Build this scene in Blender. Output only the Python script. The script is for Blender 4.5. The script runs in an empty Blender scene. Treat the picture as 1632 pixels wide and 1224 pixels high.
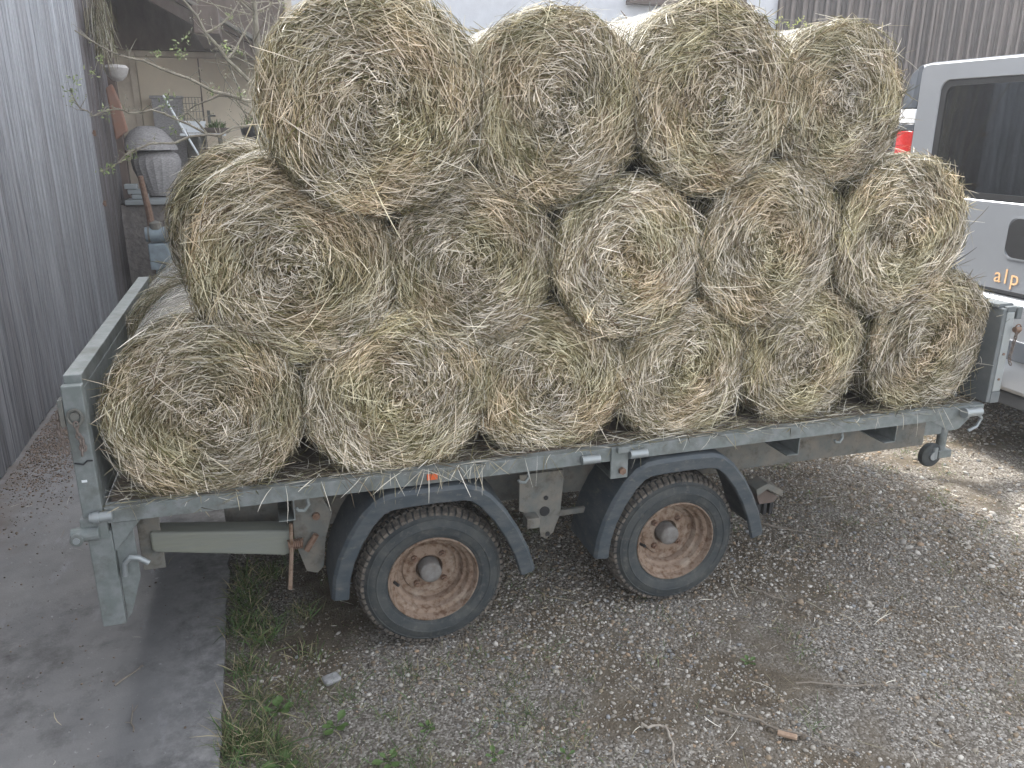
import bpy, bmesh, math, random
import numpy as np
from mathutils import Vector, Matrix
R_ = math.radians
PI = math.pi
S = bpy.context.scene
COL = S.collection
random.seed(7)

# ------------------------------------------------------------ camera, sky, sun
cam_pos = (0.5855, -2.698, 1.9925)
yaw, pitch, roll, fpx = 0.3, 0.3093, 0.0036, 1274.5
def cam_axes():
    cy, sy, cp, sp = math.cos(yaw), math.sin(yaw), math.cos(pitch), math.sin(pitch)
    f = Vector((sy*cp, cy*cp, -sp)); r = Vector((cy, -sy, 0)); u = r.cross(f)
    cr, sr = math.cos(roll), math.sin(roll)
    return r*cr+u*sr, -r*sr+u*cr, f
cd = bpy.data.cameras.new('camera'); cam = bpy.data.objects.new('camera', cd); COL.objects.link(cam)
r, u, f = cam_axes()
M = Matrix((r, u, -f)).transposed().to_4x4(); M.translation = Vector(cam_pos); cam.matrix_world = M
cd.sensor_width = 36; cd.lens = fpx/1632*36; cd.clip_end = 2000; cd.clip_start = .05
S.camera = cam
SUN_EL, SUN_AZ = R_(50), math.atan2(-.34, .94)
w = bpy.data.worlds.new('World'); S.world = w; w.use_nodes = True
nt = w.node_tree; bg = nt.nodes['Background']
sky = nt.nodes.new('ShaderNodeTexSky'); sky.sky_type = 'NISHITA'; sky.sun_disc = False
sky.sun_elevation = SUN_EL; sky.sun_rotation = SUN_AZ
sky.dust_density = 3.0; sky.air_density = 1.0; sky.ozone_density = 1.0
hs = nt.nodes.new('ShaderNodeHueSaturation'); hs.inputs['Saturation'].default_value = .24   # hazy, milky sky
nt.links.new(sky.outputs[0], hs.inputs['Color']); nt.links.new(hs.outputs[0], bg.inputs[0]); bg.inputs[1].default_value = .15
sl = bpy.data.lights.new('sun', 'SUN'); sl.energy = 1.3; sl.angle = R_(7); sl.color = (1, .95, .87)
so = bpy.data.objects.new('sun', sl); COL.objects.link(so)
sd = Vector((math.sin(SUN_AZ)*math.cos(SUN_EL), math.cos(SUN_AZ)*math.cos(SUN_EL), math.sin(SUN_EL)))
so.rotation_euler = sd.to_track_quat('Z', 'Y').to_euler()
S.view_settings.view_transform = 'Standard'; S.view_settings.look = 'None'
S.view_settings.exposure = 2.36; S.view_settings.gamma = 1
S.render.engine = 'CYCLES'

# ------------------------------------------------------------ materials
def mat(name, col=(.5,.5,.5), rough=.7, metal=0, noise=None, bump=0, bscale=60, stretch=(1,1,1), col2=None, nscale=6,
        attr=False, spec=.5, thr=(.35,.65), col3=None, n3=30, thr3=(.55,.7), bdist=.004, trans=0, detail=8):
    m = bpy.data.materials.new(name); m.use_nodes = True; n = m.node_tree.nodes; l = m.node_tree.links
    b = n['Principled BSDF']; b.inputs['Roughness'].default_value = rough; b.inputs['Metallic'].default_value = metal
    b.inputs['Specular IOR Level'].default_value = spec
    tc = n.new('ShaderNodeTexCoord'); mp = n.new('ShaderNodeMapping'); mp.inputs['Scale'].default_value = stretch
    l.new(tc.outputs['Object'], mp.inputs[0])
    src = None
    if attr:
        a = n.new('ShaderNodeAttribute'); a.attribute_name = 'Col'; src = a.outputs['Color']
    else:
        rgb = n.new('ShaderNodeRGB'); rgb.outputs[0].default_value = (*col, 1); src = rgb.outputs[0]
    def layer(src, c, sc, th, mulmode=False, seed=0):
        t = n.new('ShaderNodeTexNoise'); t.inputs['Scale'].default_value = sc; t.inputs['Detail'].default_value = detail
        t.inputs['Roughness'].default_value = .65; l.new(mp.outputs[0], t.inputs['Vector'])
        t.noise_dimensions = '4D'; t.inputs['W'].default_value = seed
        mr = n.new('ShaderNodeMapRange'); mr.inputs[1].default_value = th[0]; mr.inputs[2].default_value = th[1]
        l.new(t.outputs['Fac'], mr.inputs[0])
        mx = n.new('ShaderNodeMix'); mx.data_type = 'RGBA'; mx.blend_type = 'MULTIPLY' if mulmode else 'MIX'
        l.new(mr.outputs[0], mx.inputs[0]); l.new(src, mx.inputs[6]); mx.inputs[7].default_value = (*c, 1)
        return mx.outputs[2]
    if col2: src = layer(src, col2, nscale, thr, attr, 1)
    if col3: src = layer(src, col3, n3, thr3, False, 5)
    l.new(src, b.inputs['Base Color'])
    if bump:
        t = n.new('ShaderNodeTexNoise'); t.inputs['Scale'].default_value = bscale; t.inputs['Detail'].default_value = 6
        l.new(mp.outputs[0], t.inputs['Vector'])
        bp = n.new('ShaderNodeBump'); bp.inputs['Strength'].default_value = bump; bp.inputs['Distance'].default_value = bdist
        l.new(t.outputs['Fac'], bp.inputs['Height']); l.new(bp.outputs[0], b.inputs['Normal'])
    if trans:
        tr = n.new('ShaderNodeBsdfTranslucent'); l.new(src, tr.inputs[0])
        ms = n.new('ShaderNodeMixShader'); ms.inputs[0].default_value = trans
        out = n['Material Output']; l.new(b.outputs[0], ms.inputs[1]); l.new(tr.outputs[0], ms.inputs[2]); l.new(ms.outputs[0], out.inputs[0])
    return m
galv = mat('galvanized_steel', (.165,.188,.182), .62, .2, col2=(.225,.242,.242), nscale=22, thr=(.4,.62), col3=(.10,.10,.085), n3=9, thr3=(.5,.72), bump=.25, bscale=120, bdist=.001)
galv_d = mat('dirty_chassis_steel', (.125,.135,.128), .8, .1, col2=(.20,.18,.15), nscale=12, col3=(.09,.08,.065), n3=22, thr3=(.5,.7), bump=.3, bscale=90, bdist=.0015)
galv_l = mat('pale_zinc', (.30,.33,.34), .5, .4, col2=(.3,.32,.32), nscale=30, bump=.2, bscale=150, bdist=.001)
grey_pl = mat('dark_grey_panel', (.10,.115,.12), .7, .0, col2=(.15,.16,.16), nscale=8, bump=.15, bscale=80, bdist=.001)
rust = mat('rusty_rim_paint', (.235,.172,.128), .9, .0, col2=(.115,.064,.036), nscale=40, thr=(.47,.62), col3=(.33,.275,.22), n3=13, thr3=(.54,.70), bump=.6, bscale=160, bdist=.0015)
rust_d = mat('dark_rust', (.13,.07,.045), .9, .0, col2=(.22,.15,.11), nscale=40, bump=.6, bscale=150, bdist=.002)
rubber = mat('tyre_rubber', (.034,.040,.043), .78, 0, col2=(.072,.075,.07), nscale=12, thr=(.42,.7), col3=(.13,.125,.11), n3=30, thr3=(.54,.8), bump=.5, bscale=140, bdist=.0015)
tread_m = mat('muddy_tread', (.06,.055,.05), .95, 0, col2=(.17,.145,.12), nscale=26, thr=(.4,.62), bump=.8, bscale=200, bdist=.003)
guard = mat('black_plastic_mudguard', (.040,.052,.062), .55, 0, col2=(.085,.092,.095), nscale=9, thr=(.42,.7), col3=(.17,.155,.13), n3=24, thr3=(.56,.78), bump=.35, bscale=90, bdist=.0015, stretch=(1,1,2.5))
hubm = mat('hub_cap_grey', (.22,.215,.21), .7, .1, col2=(.13,.115,.10), nscale=26)
deckm = mat('brown_deck_ply', (.11,.085,.07), .8, 0, col2=(.17,.14,.115), nscale=10, bump=.3, bscale=60, stretch=(.3,3,1))
woodb = mat('weathered_beam', (.20,.205,.165), .85, 0, col2=(.18,.19,.17), nscale=18, bump=.5, bscale=60, stretch=(.15,2,2))
blk = mat('black_plastic', (.02,.021,.023), .45)
zinc = galv_l
brass = mat('rusty_chain', (.16,.13,.11), .7, .4, col2=(.24,.2,.18), nscale=60)
orange = mat('orange_reflector', (.75,.14,.04), .35)
barnm = mat('weathered_barn_board', attr=True, rough=.85, col2=(.58,.58,.58), nscale=11, thr=(.42,.60), col3=(.50,.505,.55), n3=22, thr3=(.56,.76), bump=.6, bscale=60, stretch=(4,4,.16), bdist=.003)
cladm = mat('brown_cladding_board', attr=True, rough=.85, col2=(.5,.48,.46), nscale=4, thr=(.4,.7), bump=.5, bscale=20, stretch=(4,4,.3))
darkwood = mat('dark_brown_timber', (.085,.062,.05), .8, 0, col2=(.13,.10,.085), nscale=8, bump=.4, bscale=30, stretch=(1,1,.4))
plaster = mat('white_plaster', (.56,.58,.61), .9, 0, col2=(.48,.49,.52), nscale=5, thr=(.3,.7), bump=.6, bscale=90, bdist=.004)
cream = mat('cream_plaster', (.60,.53,.43), .9, 0, col2=(.42,.36,.29), nscale=3, bump=.3, bscale=80)
creamd = mat('cream_door_paint', (.66,.57,.44), .7, 0, col2=(.60,.52,.41), nscale=4)
stonew = mat('dark_stone_wall', (.14,.125,.12), .95, 0, col2=(.22,.20,.18), nscale=7, col3=(.08,.07,.065), n3=16, bump=1, bscale=14, bdist=.03)
silver = mat('silver_car_paint', (.36,.38,.41), .28, .45, col2=(.33,.35,.38), nscale=2)
silver.node_tree.nodes['Principled BSDF'].inputs['Coat Weight'].default_value = .5
darkint = mat('dark_cabin_trim', (.09,.092,.095), .8)
curtm = mat('grey_curtain_cloth', (.46,.50,.52), .9, 0, col2=(.30,.33,.35), nscale=5, stretch=(1,4,.6))
seatm = mat('grey_seat_fabric', (.16,.165,.17), .9)
redl = mat('red_lamp_lens', (.36,.012,.012), .18, 0, col2=(.5,.035,.03), nscale=90, stretch=(1,1,1))
whitel = mat('clear_lamp_lens', (.75,.77,.8), .15)
greyl = mat('smoked_lamp_trim', (.075,.085,.10), .3)
peach = mat('peach_vinyl_lettering', (.80,.48,.25), .5)
wicker = mat('grey_wicker', (.40,.385,.38), .9, 0, col2=(.19,.18,.18), nscale=30, bump=.9, bscale=60, stretch=(1,1,3), bdist=.006)
whitep = mat('white_plastic', (.72,.75,.78), .5, col2=(.62,.64,.66), nscale=9)
clothm = mat('pale_canvas', (.50,.48,.46), .9, 0, col2=(.36,.34,.33), nscale=9, bump=.5, bscale=20, bdist=.02)
pumpm = mat('blue_grey_machine_paint', (.24,.30,.33), .6, col2=(.17,.2,.22), nscale=14)
terra = mat('terracotta', (.22,.14,.11), .85, col2=(.24,.13,.09), nscale=10)
bark = mat('grey_bark', (.15,.13,.105), .9, 0, col2=(.30,.28,.22), nscale=20, col3=(.10,.09,.075), n3=40, bump=.6, bscale=90, stretch=(1,1,.4), bdist=.004)
hay = mat('hay_strands', attr=True, rough=.62, spec=.35, trans=.18)
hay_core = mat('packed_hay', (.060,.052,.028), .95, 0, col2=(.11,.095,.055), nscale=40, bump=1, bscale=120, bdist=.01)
netm = mat('white_bale_net', (.80,.80,.78), .5, spec=.4)
leafm = mat('young_leaf', attr=True, rough=.6, trans=.35)
grassm = mat('grass_blades', attr=True, rough=.65, trans=.25)
stonem = mat('gravel_stones', attr=True, rough=.85, spec=.3, col2=(.72,.70,.66), nscale=60, thr=(.4,.7))
twigm = mat('dead_twig', (.17,.14,.11), .9, 0, col2=(.28,.25,.21), nscale=30, bump=.4, bscale=90)
twigp = mat('bleached_twig', (.45,.41,.35), .9, 0, col2=(.3,.26,.22), nscale=30, bump=.4, bscale=90)
chainm = brass
# glass of the van
glassm = bpy.data.materials.new('tinted_window_glass'); glassm.use_nodes = True
n = glassm.node_tree.nodes; l = glassm.node_tree.links; n.remove(n['Principled BSDF'])
tr = n.new('ShaderNodeBsdfTransparent'); tr.inputs[0].default_value = (.78,.82,.83,1)
gl = n.new('ShaderNodeBsdfGlossy'); gl.inputs['Roughness'].default_value = .03; gl.inputs[0].default_value = (.9,.95,1,1)
fr = n.new('ShaderNodeFresnel'); fr.inputs[0].default_value = 2.6
ms = n.new('ShaderNodeMixShader'); l.new(fr.outputs[0], ms.inputs[0]); l.new(tr.outputs[0], ms.inputs[1]); l.new(gl.outputs[0], ms.inputs[2])
l.new(ms.outputs[0], n['Material Output'].inputs[0])

# ground sheet: packed earth with fine gravel, and the concrete slab
def ground_mat():
    m = bpy.data.materials.new('earth_and_fine_gravel'); m.use_nodes = True; n = m.node_tree.nodes; l = m.node_tree.links
    b = n['Principled BSDF']; b.inputs['Roughness'].default_value = .95; b.inputs['Specular IOR Level'].default_value = .2
    tc = n.new('ShaderNodeTexCoord')
    def noise(sc, det=6, w=0):
        t = n.new('ShaderNodeTexNoise'); t.noise_dimensions = '4D'; t.inputs['W'].default_value = w
        t.inputs['Scale'].default_value = sc; t.inputs['Detail'].default_value = det; l.new(tc.outputs['Object'], t.inputs['Vector']); return t.outputs['Fac']
    def ramp(src, pts):
        c = n.new('ShaderNodeValToRGB'); e = c.color_ramp.elements
        while len(e) < len(pts): e.new(.5)
        for k, (p, cc) in enumerate(pts): e[k].position = p; e[k].color = (*cc, 1)
        l.new(src, c.inputs[0]); return c.outputs[0]
    v = n.new('ShaderNodeTexVoronoi'); v.inputs['Scale'].default_value = 130; l.new(tc.outputs['Object'], v.inputs['Vector'])
    stones = ramp(v.outputs['Color'], [(0,(.075,.064,.052)), (.45,(.16,.145,.125)), (.78,(.32,.30,.27)), (1,(.54,.52,.48))])
    dirt = ramp(noise(9), [(.3,(.085,.068,.050)), (.55,(.145,.122,.092)), (.8,(.22,.19,.15))])
    mk = n.new('ShaderNodeMapRange'); mk.inputs[1].default_value = .42; mk.inputs[2].default_value = .56; l.new(noise(2.2, 8, 3), mk.inputs[0])
    mx = n.new('ShaderNodeMix'); mx.data_type = 'RGBA'; l.new(mk.outputs[0], mx.inputs[0]); l.new(dirt, mx.inputs[6]); l.new(stones, mx.inputs[7])
    l.new(mx.outputs[2], b.inputs['Base Color'])
    ad = n.new('ShaderNodeMath'); ad.operation = 'MULTIPLY_ADD'; l.new(v.outputs['Distance'], ad.inputs[0]); ad.inputs[1].default_value = -.6; l.new(noise(40), ad.inputs[2])
    bp = n.new('ShaderNodeBump'); bp.inputs['Strength'].default_value = 1; bp.inputs['Distance'].default_value = .008
    l.new(ad.outputs[0], bp.inputs['Height']); l.new(bp.outputs[0], b.inputs['Normal'])
    return m
groundm = ground_mat()
def concrete_mat():
    m = mat('old_concrete', (.150,.150,.152), .9, 0, col2=(.215,.213,.21), nscale=4.5, thr=(.35,.7), bump=.5, bscale=150, bdist=.002)
    n = m.node_tree.nodes; l = m.node_tree.links; b = n['Principled BSDF']; src = b.inputs['Base Color'].links[0].from_socket
    tc = n.new('ShaderNodeTexCoord')
    def lay(src, c, sc, a, bb, st=(1,1,1), w=0):
        mp = n.new('ShaderNodeMapping'); mp.inputs['Scale'].default_value = st; l.new(tc.outputs['Object'], mp.inputs[0])
        t = n.new('ShaderNodeTexNoise'); t.noise_dimensions = '4D'; t.inputs['W'].default_value = w; t.inputs['Scale'].default_value = sc; t.inputs['Detail'].default_value = 10
        t.inputs['Roughness'].default_value = .75; l.new(mp.outputs[0], t.inputs['Vector'])
        mr = n.new('ShaderNodeMapRange'); mr.inputs[1].default_value = a; mr.inputs[2].default_value = bb; l.new(t.outputs['Fac'], mr.inputs[0])
        mx = n.new('ShaderNodeMix'); mx.data_type = 'RGBA'; l.new(mr.outputs[0], mx.inputs[0]); l.new(src, mx.inputs[6]); mx.inputs[7].default_value = (*c, 1); return mx
    src = lay(src, (.07,.068,.068), 3.1, .52, .70, w=4).outputs[2]
    src = lay(src, (.26,.265,.28), 7, .56, .74, (1, .35, 1), w=22).outputs[2]
    src = lay(src, (.38,.38,.38), 34, .60, .70, w=7).outputs[2]
    src = lay(src, (.05,.045,.042), 60, .64, .74, w=9).outputs[2]
    # pale strip along the slab's outer edge, brown soil along the barn
    sx = n.new('ShaderNodeSeparateXYZ'); l.new(tc.outputs['Object'], sx.inputs[0])
    def band(src, c, a, bb, sc, w):
        mr = n.new('ShaderNodeMapRange'); mr.inputs[1].default_value = a; mr.inputs[2].default_value = bb; l.new(sx.outputs[0], mr.inputs[0])
        mx = lay(src, c, sc, .42, .62, w=w); t = mx.inputs[0].links[0].from_socket
        mu = n.new('ShaderNodeMath'); mu.operation = 'MULTIPLY'; l.new(mr.outputs[0], mu.inputs[0]); l.new(t, mu.inputs[1]); l.new(mu.outputs[0], mx.inputs[0]); return mx.outputs[2]
    src = band(src, (.34,.335,.33), .02, .30, 14, 12)
    src = band(src, (.13,.11,.095), -.55, -.95, 5, 15)
    l.new(src, b.inputs['Base Color'])
    return m
concm = concrete_mat()

# ------------------------------------------------------------ mesh helpers
def props(o, label=None, cat=None, group=None, kind=None):
    if label: o['label'] = label
    if cat: o['category'] = cat
    if group: o['group'] = group
    if kind: o['kind'] = kind
    return o
def thing(name, label, cat, loc=(0,0,0), group=None):
    o = bpy.data.objects.new(name, None); COL.objects.link(o); o.location = loc; o.empty_display_size = .1
    return props(o, label, cat, group)
def wloc(p):
    v = Vector((0,0,0))
    while p: v += p.location; p = p.parent
    return v
class MB:
    """collects vertices and faces in world coordinates"""
    def __init__(s): s.v = []; s.f = []; s.m = []
    def add(s, vs, fs, m=0):
        b = len(s.v); s.v += [tuple(v) for v in vs]; s.f += [tuple(b+i for i in q) for q in fs]; s.m += [m]*len(fs); return s
    def box(s, x0, x1, y0, y1, z0, z1, m=0, rot=None, piv=None):
        vs = [Vector((x, y, z)) for z in (z0, z1) for y in (y0, y1) for x in (x0, x1)]
        if rot is not None:
            pv = Vector(piv) if piv else sum(vs, Vector())/8
            vs = [rot @ (v-pv)+pv for v in vs]
        return s.add(vs, [(0,2,3,1), (4,5,7,6), (0,1,5,4), (2,6,7,3), (0,4,6,2), (1,3,7,5)], m)
    def prism(s, poly, axis, a, b, m=0):
        """poly: 2-D points in the plane across axis, extruded from a to b"""
        def P(p, t): return {0: (t, p[0], p[1]), 1: (p[0], t, p[1]), 2: (p[0], p[1], t)}[axis]
        k = len(poly); vs = [P(p, a) for p in poly]+[P(p, b) for p in poly]
        return s.add(vs, [tuple(range(k))[::-1], tuple(range(k, 2*k))]+[(i, (i+1) % k, k+(i+1) % k, k+i) for i in range(k)], m)
    def tube(s, pts, rad, seg=8, m=0, cap=True):
        pts = [Vector(p) for p in pts]; rs = rad if isinstance(rad, (list, tuple)) else [rad]*len(pts)
        rings = []; prev = None
        for i, p in enumerate(pts):
            t = (pts[min(i+1, len(pts)-1)]-pts[max(i-1, 0)]).normalized()
            a = prev if prev is not None else (Vector((0,0,1)) if abs(t.z) < .9 else Vector((1,0,0)))
            a = (a-t*a.dot(t)).normalized(); b = t.cross(a); prev = a
            rings.append([p+(a*math.cos(2*PI*k/seg)+b*math.sin(2*PI*k/seg))*rs[i] for k in range(seg)])
        vs = [v for rg in rings for v in rg]
        fs = [(i*seg+k, i*seg+(k+1) % seg, (i+1)*seg+(k+1) % seg, (i+1)*seg+k) for i in range(len(pts)-1) for k in range(seg)]
        if cap: fs += [tuple(range(seg))[::-1], tuple(range((len(pts)-1)*seg, len(pts)*seg))]
        return s.add(vs, fs, m)
    def lathe(s, prof, c, axis=1, seg=48, m=0, closed=False):
        """prof: (radius, height along axis)"""
        vs = []
        for (rr, h) in prof:
            for k in range(seg):
                a = 2*PI*k/seg; q = (rr*math.cos(a), rr*math.sin(a))
                p = {1: (q[0], h, q[1]), 2: (q[0], q[1], h), 0: (h, q[0], q[1])}[axis]
                vs.append((c[0]+p[0], c[1]+p[1], c[2]+p[2]))
        n_ = len(prof); fs = []
        for i in range(n_ if closed else n_-1):
            j = (i+1) % n_
            for k in range(seg): fs.append((i*seg+k, i*seg+(k+1) % seg, j*seg+(k+1) % seg, j*seg+k))
        return s.add(vs, fs, m)
    def build(s, name, mats, parent=None, smooth=False, bevel=0, fix=True):
        off = wloc(parent) if parent else Vector((0,0,0))
        me = bpy.data.meshes.new(name); me.from_pydata([tuple(Vector(v)-off) for v in s.v], [], s.f)
        for m in (mats if isinstance(mats, (list, tuple)) else [mats]): me.materials.append(m)
        me.polygons.foreach_set('material_index', s.m)
        if fix:
            bm = bmesh.new(); bm.from_mesh(me); bmesh.ops.recalc_face_normals(bm, faces=bm.faces); bm.to_mesh(me); bm.free()
        if smooth:
            me.polygons.foreach_set('use_smooth', [True]*len(me.polygons))
            try: me.set_sharp_from_angle(angle=R_(40))
            except Exception: pass
        me.update()
        o = bpy.data.objects.new(name, me); COL.objects.link(o); o.parent = parent
        if bevel:
            b = o.modifiers.new('bevel', 'BEVEL'); b.width = bevel; b.segments = 2; b.limit_method = 'ANGLE'; b.angle_limit = R_(40)
        return o
def np_mesh(name, V, F, mat_, parent=None, col=None, smooth=False, matidx=None):
    me = bpy.data.meshes.new(name); nf, k = F.shape
    me.vertices.add(len(V)); me.vertices.foreach_set('co', np.asarray(V, np.float32).ravel())
    me.loops.add(nf*k); me.loops.foreach_set('vertex_index', F.astype(np.int32).ravel())
    me.polygons.add(nf); me.polygons.foreach_set('loop_start', np.arange(0, nf*k, k, dtype=np.int32))
    me.polygons.foreach_set('loop_total', np.full(nf, k, np.int32))
    me.update(calc_edges=True)
    if col is not None:
        a = me.color_attributes.new('Col', 'FLOAT_COLOR', 'POINT')
        c4 = np.ones((len(V), 4), np.float32); c4[:, :3] = col; a.data.foreach_set('color', c4.ravel())
    for m in (mat_ if isinstance(mat_, (list, tuple)) else [mat_]): me.materials.append(m)
    if matidx is not None: me.polygons.foreach_set('material_index', matidx.astype(np.int32))
    if smooth: me.polygons.foreach_set('use_smooth', np.ones(nf, bool))
    o = bpy.data.objects.new(name, me); COL.objects.link(o); o.parent = parent
    return o
def unit(a): return a/np.maximum(np.linalg.norm(a, axis=1, keepdims=True), 1e-9)
def ribbons(rng, P, T, L, Wd, B, N, roll=None, seg=3, taper=.35):
    """narrow bent blades: p(s) = P + T s L + B s^2, across direction rolled about T"""
    n_ = len(P); T = unit(T); A = unit(np.cross(T, N)); N2 = np.cross(A, T)
    ph = rng.uniform(-.9, .9, n_) if roll is None else roll
    side = A*np.cos(ph)[:, None]+N2*np.sin(ph)[:, None]
    s = np.linspace(0, 1, seg+1); V = np.zeros((n_, seg+1, 2, 3))
    for i, t in enumerate(s):
        c = P+T*(L*t)[:, None]+B*(t*t)
        wd = Wd*(1-(1-taper)*abs(2*t-1)**2)
        V[:, i, 0] = c-side*(wd/2)[:, None]; V[:, i, 1] = c+side*(wd/2)[:, None]
    base = (np.arange(n_)*(seg+1)*2)[:, None]
    F = np.stack([np.stack([base[:, 0]+2*i, base[:, 0]+2*i+1, base[:, 0]+2*i+3, base[:, 0]+2*i+2], 1) for i in range(seg)], 1).reshape(-1, 4)
    return V.reshape(-1, 3), F, (seg+1)*2
class Acc:
    def __init__(s): s.V = []; s.F = []; s.C = []; s.n = 0
    def add(s, V, F, C): s.V.append(V); s.F.append(F+s.n); s.C.append(C); s.n += len(V)
    def get(s): return np.concatenate(s.V), np.concatenate(s.F), np.concatenate(s.C)
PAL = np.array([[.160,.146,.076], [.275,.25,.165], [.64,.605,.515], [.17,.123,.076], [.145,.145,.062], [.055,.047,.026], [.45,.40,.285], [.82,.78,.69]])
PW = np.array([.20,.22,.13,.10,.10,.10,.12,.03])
def tint_field(P, Rr, ph):
    a = .5+.5*np.sin(4.5*P[:, 0]/Rr+ph[0]+1.5*np.sin(3.1*P[:, 2]/Rr+ph[1])); b = .5+.5*np.sin(5.2*P[:, 2]/Rr+ph[2]+1.7*np.sin(3.7*P[:, 0]/Rr+ph[3]))
    a = a[:, None]; b = b[:, None]
    return a*(np.array([1.01, .99, .80])*b+np.array([1.12, .98, .84])*(1-b))+(1-a)*np.array([1.10, 1.06, 1.05])
def straw_cols(rng, n_, k, w=None, bias=None):
    w = PW if w is None else np.array(w); w = w/w.sum()
    c = PAL[rng.choice(len(PAL), n_, p=w)]*rng.uniform(.75, 1.25, (n_, 1))
    if bias is not None: c = c*(bias if bias.ndim == 2 else bias[:, None])
    return np.repeat(c, k, axis=0)
def ico():
    t = (1+5**.5)/2
    v = np.array([(-1,t,0),(1,t,0),(-1,-t,0),(1,-t,0),(0,-1,t),(0,1,t),(0,-1,-t),(0,1,-t),(t,0,-1),(t,0,1),(-t,0,-1),(-t,0,1)], float)
    f_ = np.array([(0,11,5),(0,5,1),(0,1,7),(0,7,10),(0,10,11),(1,5,9),(5,11,4),(11,10,2),(10,7,6),(7,1,8),(3,9,4),(3,4,2),(3,2,6),(3,6,8),(3,8,9),(4,9,5),(2,4,11),(6,2,10),(8,6,7),(9,8,1)])
    return v/np.linalg.norm(v[0]), f_
def vnoise(x, y, sc, seed):
    """smooth value noise 0..1"""
    rg = np.random.default_rng(seed); G = rg.random((64, 64)); x = x*sc; y = y*sc
    xi = np.floor(x).astype(int); yi = np.floor(y).astype(int); fx = x-xi; fy = y-yi
    fx = fx*fx*(3-2*fx); fy = fy*fy*(3-2*fy); g = lambda a, b: G[a % 64, b % 64]
    return (g(xi, yi)*(1-fx)+g(xi+1, yi)*fx)*(1-fy)+(g(xi, yi+1)*(1-fx)+g(xi+1, yi+1)*fx)*fy

# ------------------------------------------------------------ SETTING
m_ = MB(); m_.box(-150, 150, -60, 160, -.5, 0); props(m_.build('ground', groundm), kind='structure')
# concrete slab with a slightly ragged outer edge
rg = np.random.default_rng(3)
ys = np.linspace(-4, 8, 160); edge = .30+.008*np.cumsum(rg.normal(0, .25, 160))*.3+rg.normal(0, .004, 160)
poly = [(-1.6, -4)]+[(float(e), float(y)) for e, y in zip(edge, ys)]+[(-1.6, 8)]
m_ = MB(); m_.prism(poly, 2, -.2, .022); props(m_.build('concrete_slab', concm), kind='structure')
m_ = MB(); m_.box(-6, 26, 8.25, 30, -.3, 1.15); props(m_.build('raised_terrace', concm), kind='structure')

# barn on the left, vertical weathered boards
def boards(name, parent, x0, y0, y1, z0, z1, wmin, wmax, axis, mt, cols, rng, gap=.014, thick=.022, step=.002):
    V = []; F = []; C = []; t = y0; k = 0
    while t < y1:
        wd = rng.uniform(wmin, wmax); e = min(t+wd, y1); d = rng.uniform(0, step); zb = z0+rng.uniform(0, .03)
        a0, a1 = t+gap/2, e-gap/2; tl = rng.uniform(-.001, .001)
        if axis == 'y': pts = [(x0-thick, a0, zb), (x0+d, a0, zb), (x0+d+tl, a1, zb), (x0-thick, a1, zb)]
        else: pts = [(a0, x0+thick, zb), (a0, x0-d, zb), (a1, x0-d+tl, zb), (a1, x0+thick, zb)]
        b = len(V); V += pts+[(p[0], p[1], z1) for p in pts]
        F += [(b, b+1, b+5, b+4), (b+1, b+2, b+6, b+5), (b+2, b+3, b+7, b+6), (b+3, b, b+4, b+7), (b, b+3, b+2, b+1), (b+4, b+5, b+6, b+7)]
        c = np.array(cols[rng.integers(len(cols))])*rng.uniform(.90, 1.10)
        C += ([c*.12, c, c, c*.12]*2 if axis == 'y' else [c]*8); t = e; k += 1  # back edges near black: shade of the seams put into the board colour
    V = np.array(V)-np.array(wloc(parent)); o = np_mesh(name, V, np.array(F), mt, parent, np.array(C)); return o
rng = np.random.default_rng(11)
barn = thing('barn', 'old barn wall of silvery weathered vertical boards at the left edge', 'barn', (-1.2, 3, 0))
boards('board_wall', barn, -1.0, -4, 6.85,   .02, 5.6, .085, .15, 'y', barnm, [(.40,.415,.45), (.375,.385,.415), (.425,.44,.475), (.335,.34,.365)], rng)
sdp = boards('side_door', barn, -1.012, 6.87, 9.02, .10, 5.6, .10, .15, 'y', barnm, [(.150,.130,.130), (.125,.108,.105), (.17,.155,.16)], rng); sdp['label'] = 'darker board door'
for z in (1.22, 1.93):
    h = MB().box(-1.012, -.99, 6.80, 6.93, z-.012, z+.012).box(-1.01, -.975, 6.84, 6.865, z-.03, z+.03); h.build('hinge', rust_d, barn, bevel=.002)
MB().box(-5.8, -1.03, -4.0, 8.98, 0, 5.6).build('barn_body', darkwood, barn)
rf = MB(); rf.prism([(-.72, 5.62), (-.72, 5.72), (-3.4, 7.6), (-6.2, 5.72), (-6.2, 5.62), (-3.4, 7.46)], 1, -4.3, 9.3); rf.build('roof', terra, barn)

# annex with the cream wall and door, at the back left
annex = thing('annex', 'low annex with cream wall and door under a dark timber eave, back left', 'outbuilding', (0, 10.3, 1.15))
MB().box(-1.6, 1.25, 10.02, 12.0, 1.15, 3.95).build('cream_wall', cream, annex)
dr = MB().box(-.86, .70, 9.985, 10.02, 1.17, 2.90).build('door', creamd, annex, bevel=.004); dr['label'] = 'cream double door'
MB().box(-.075, -.06, 9.978, 9.985, 1.17, 2.9).build('door_gap', darkwood, dr)
MB().tube([(.0, 9.96, 2.15), (.09, 9.95, 2.15)], .012).box(-.02, .02, 9.972, 9.984, 2.05, 2.22).build('handle', galv_d, dr)
MB().box(-.95, -.87, 9.97, 10.02, 1.15, 2.97).box(.71, .79, 9.97, 10.02, 1.15, 2.97).box(-.86, .70, 9.97, 10.02, 2.91, 2.98).build('door_frame', cream, annex, bevel=.003)
MB().box(-1.6, 1.15, 9.93, 10.015, 2.99, 3.95).build('gable_boarding', darkwood, annex)
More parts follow.
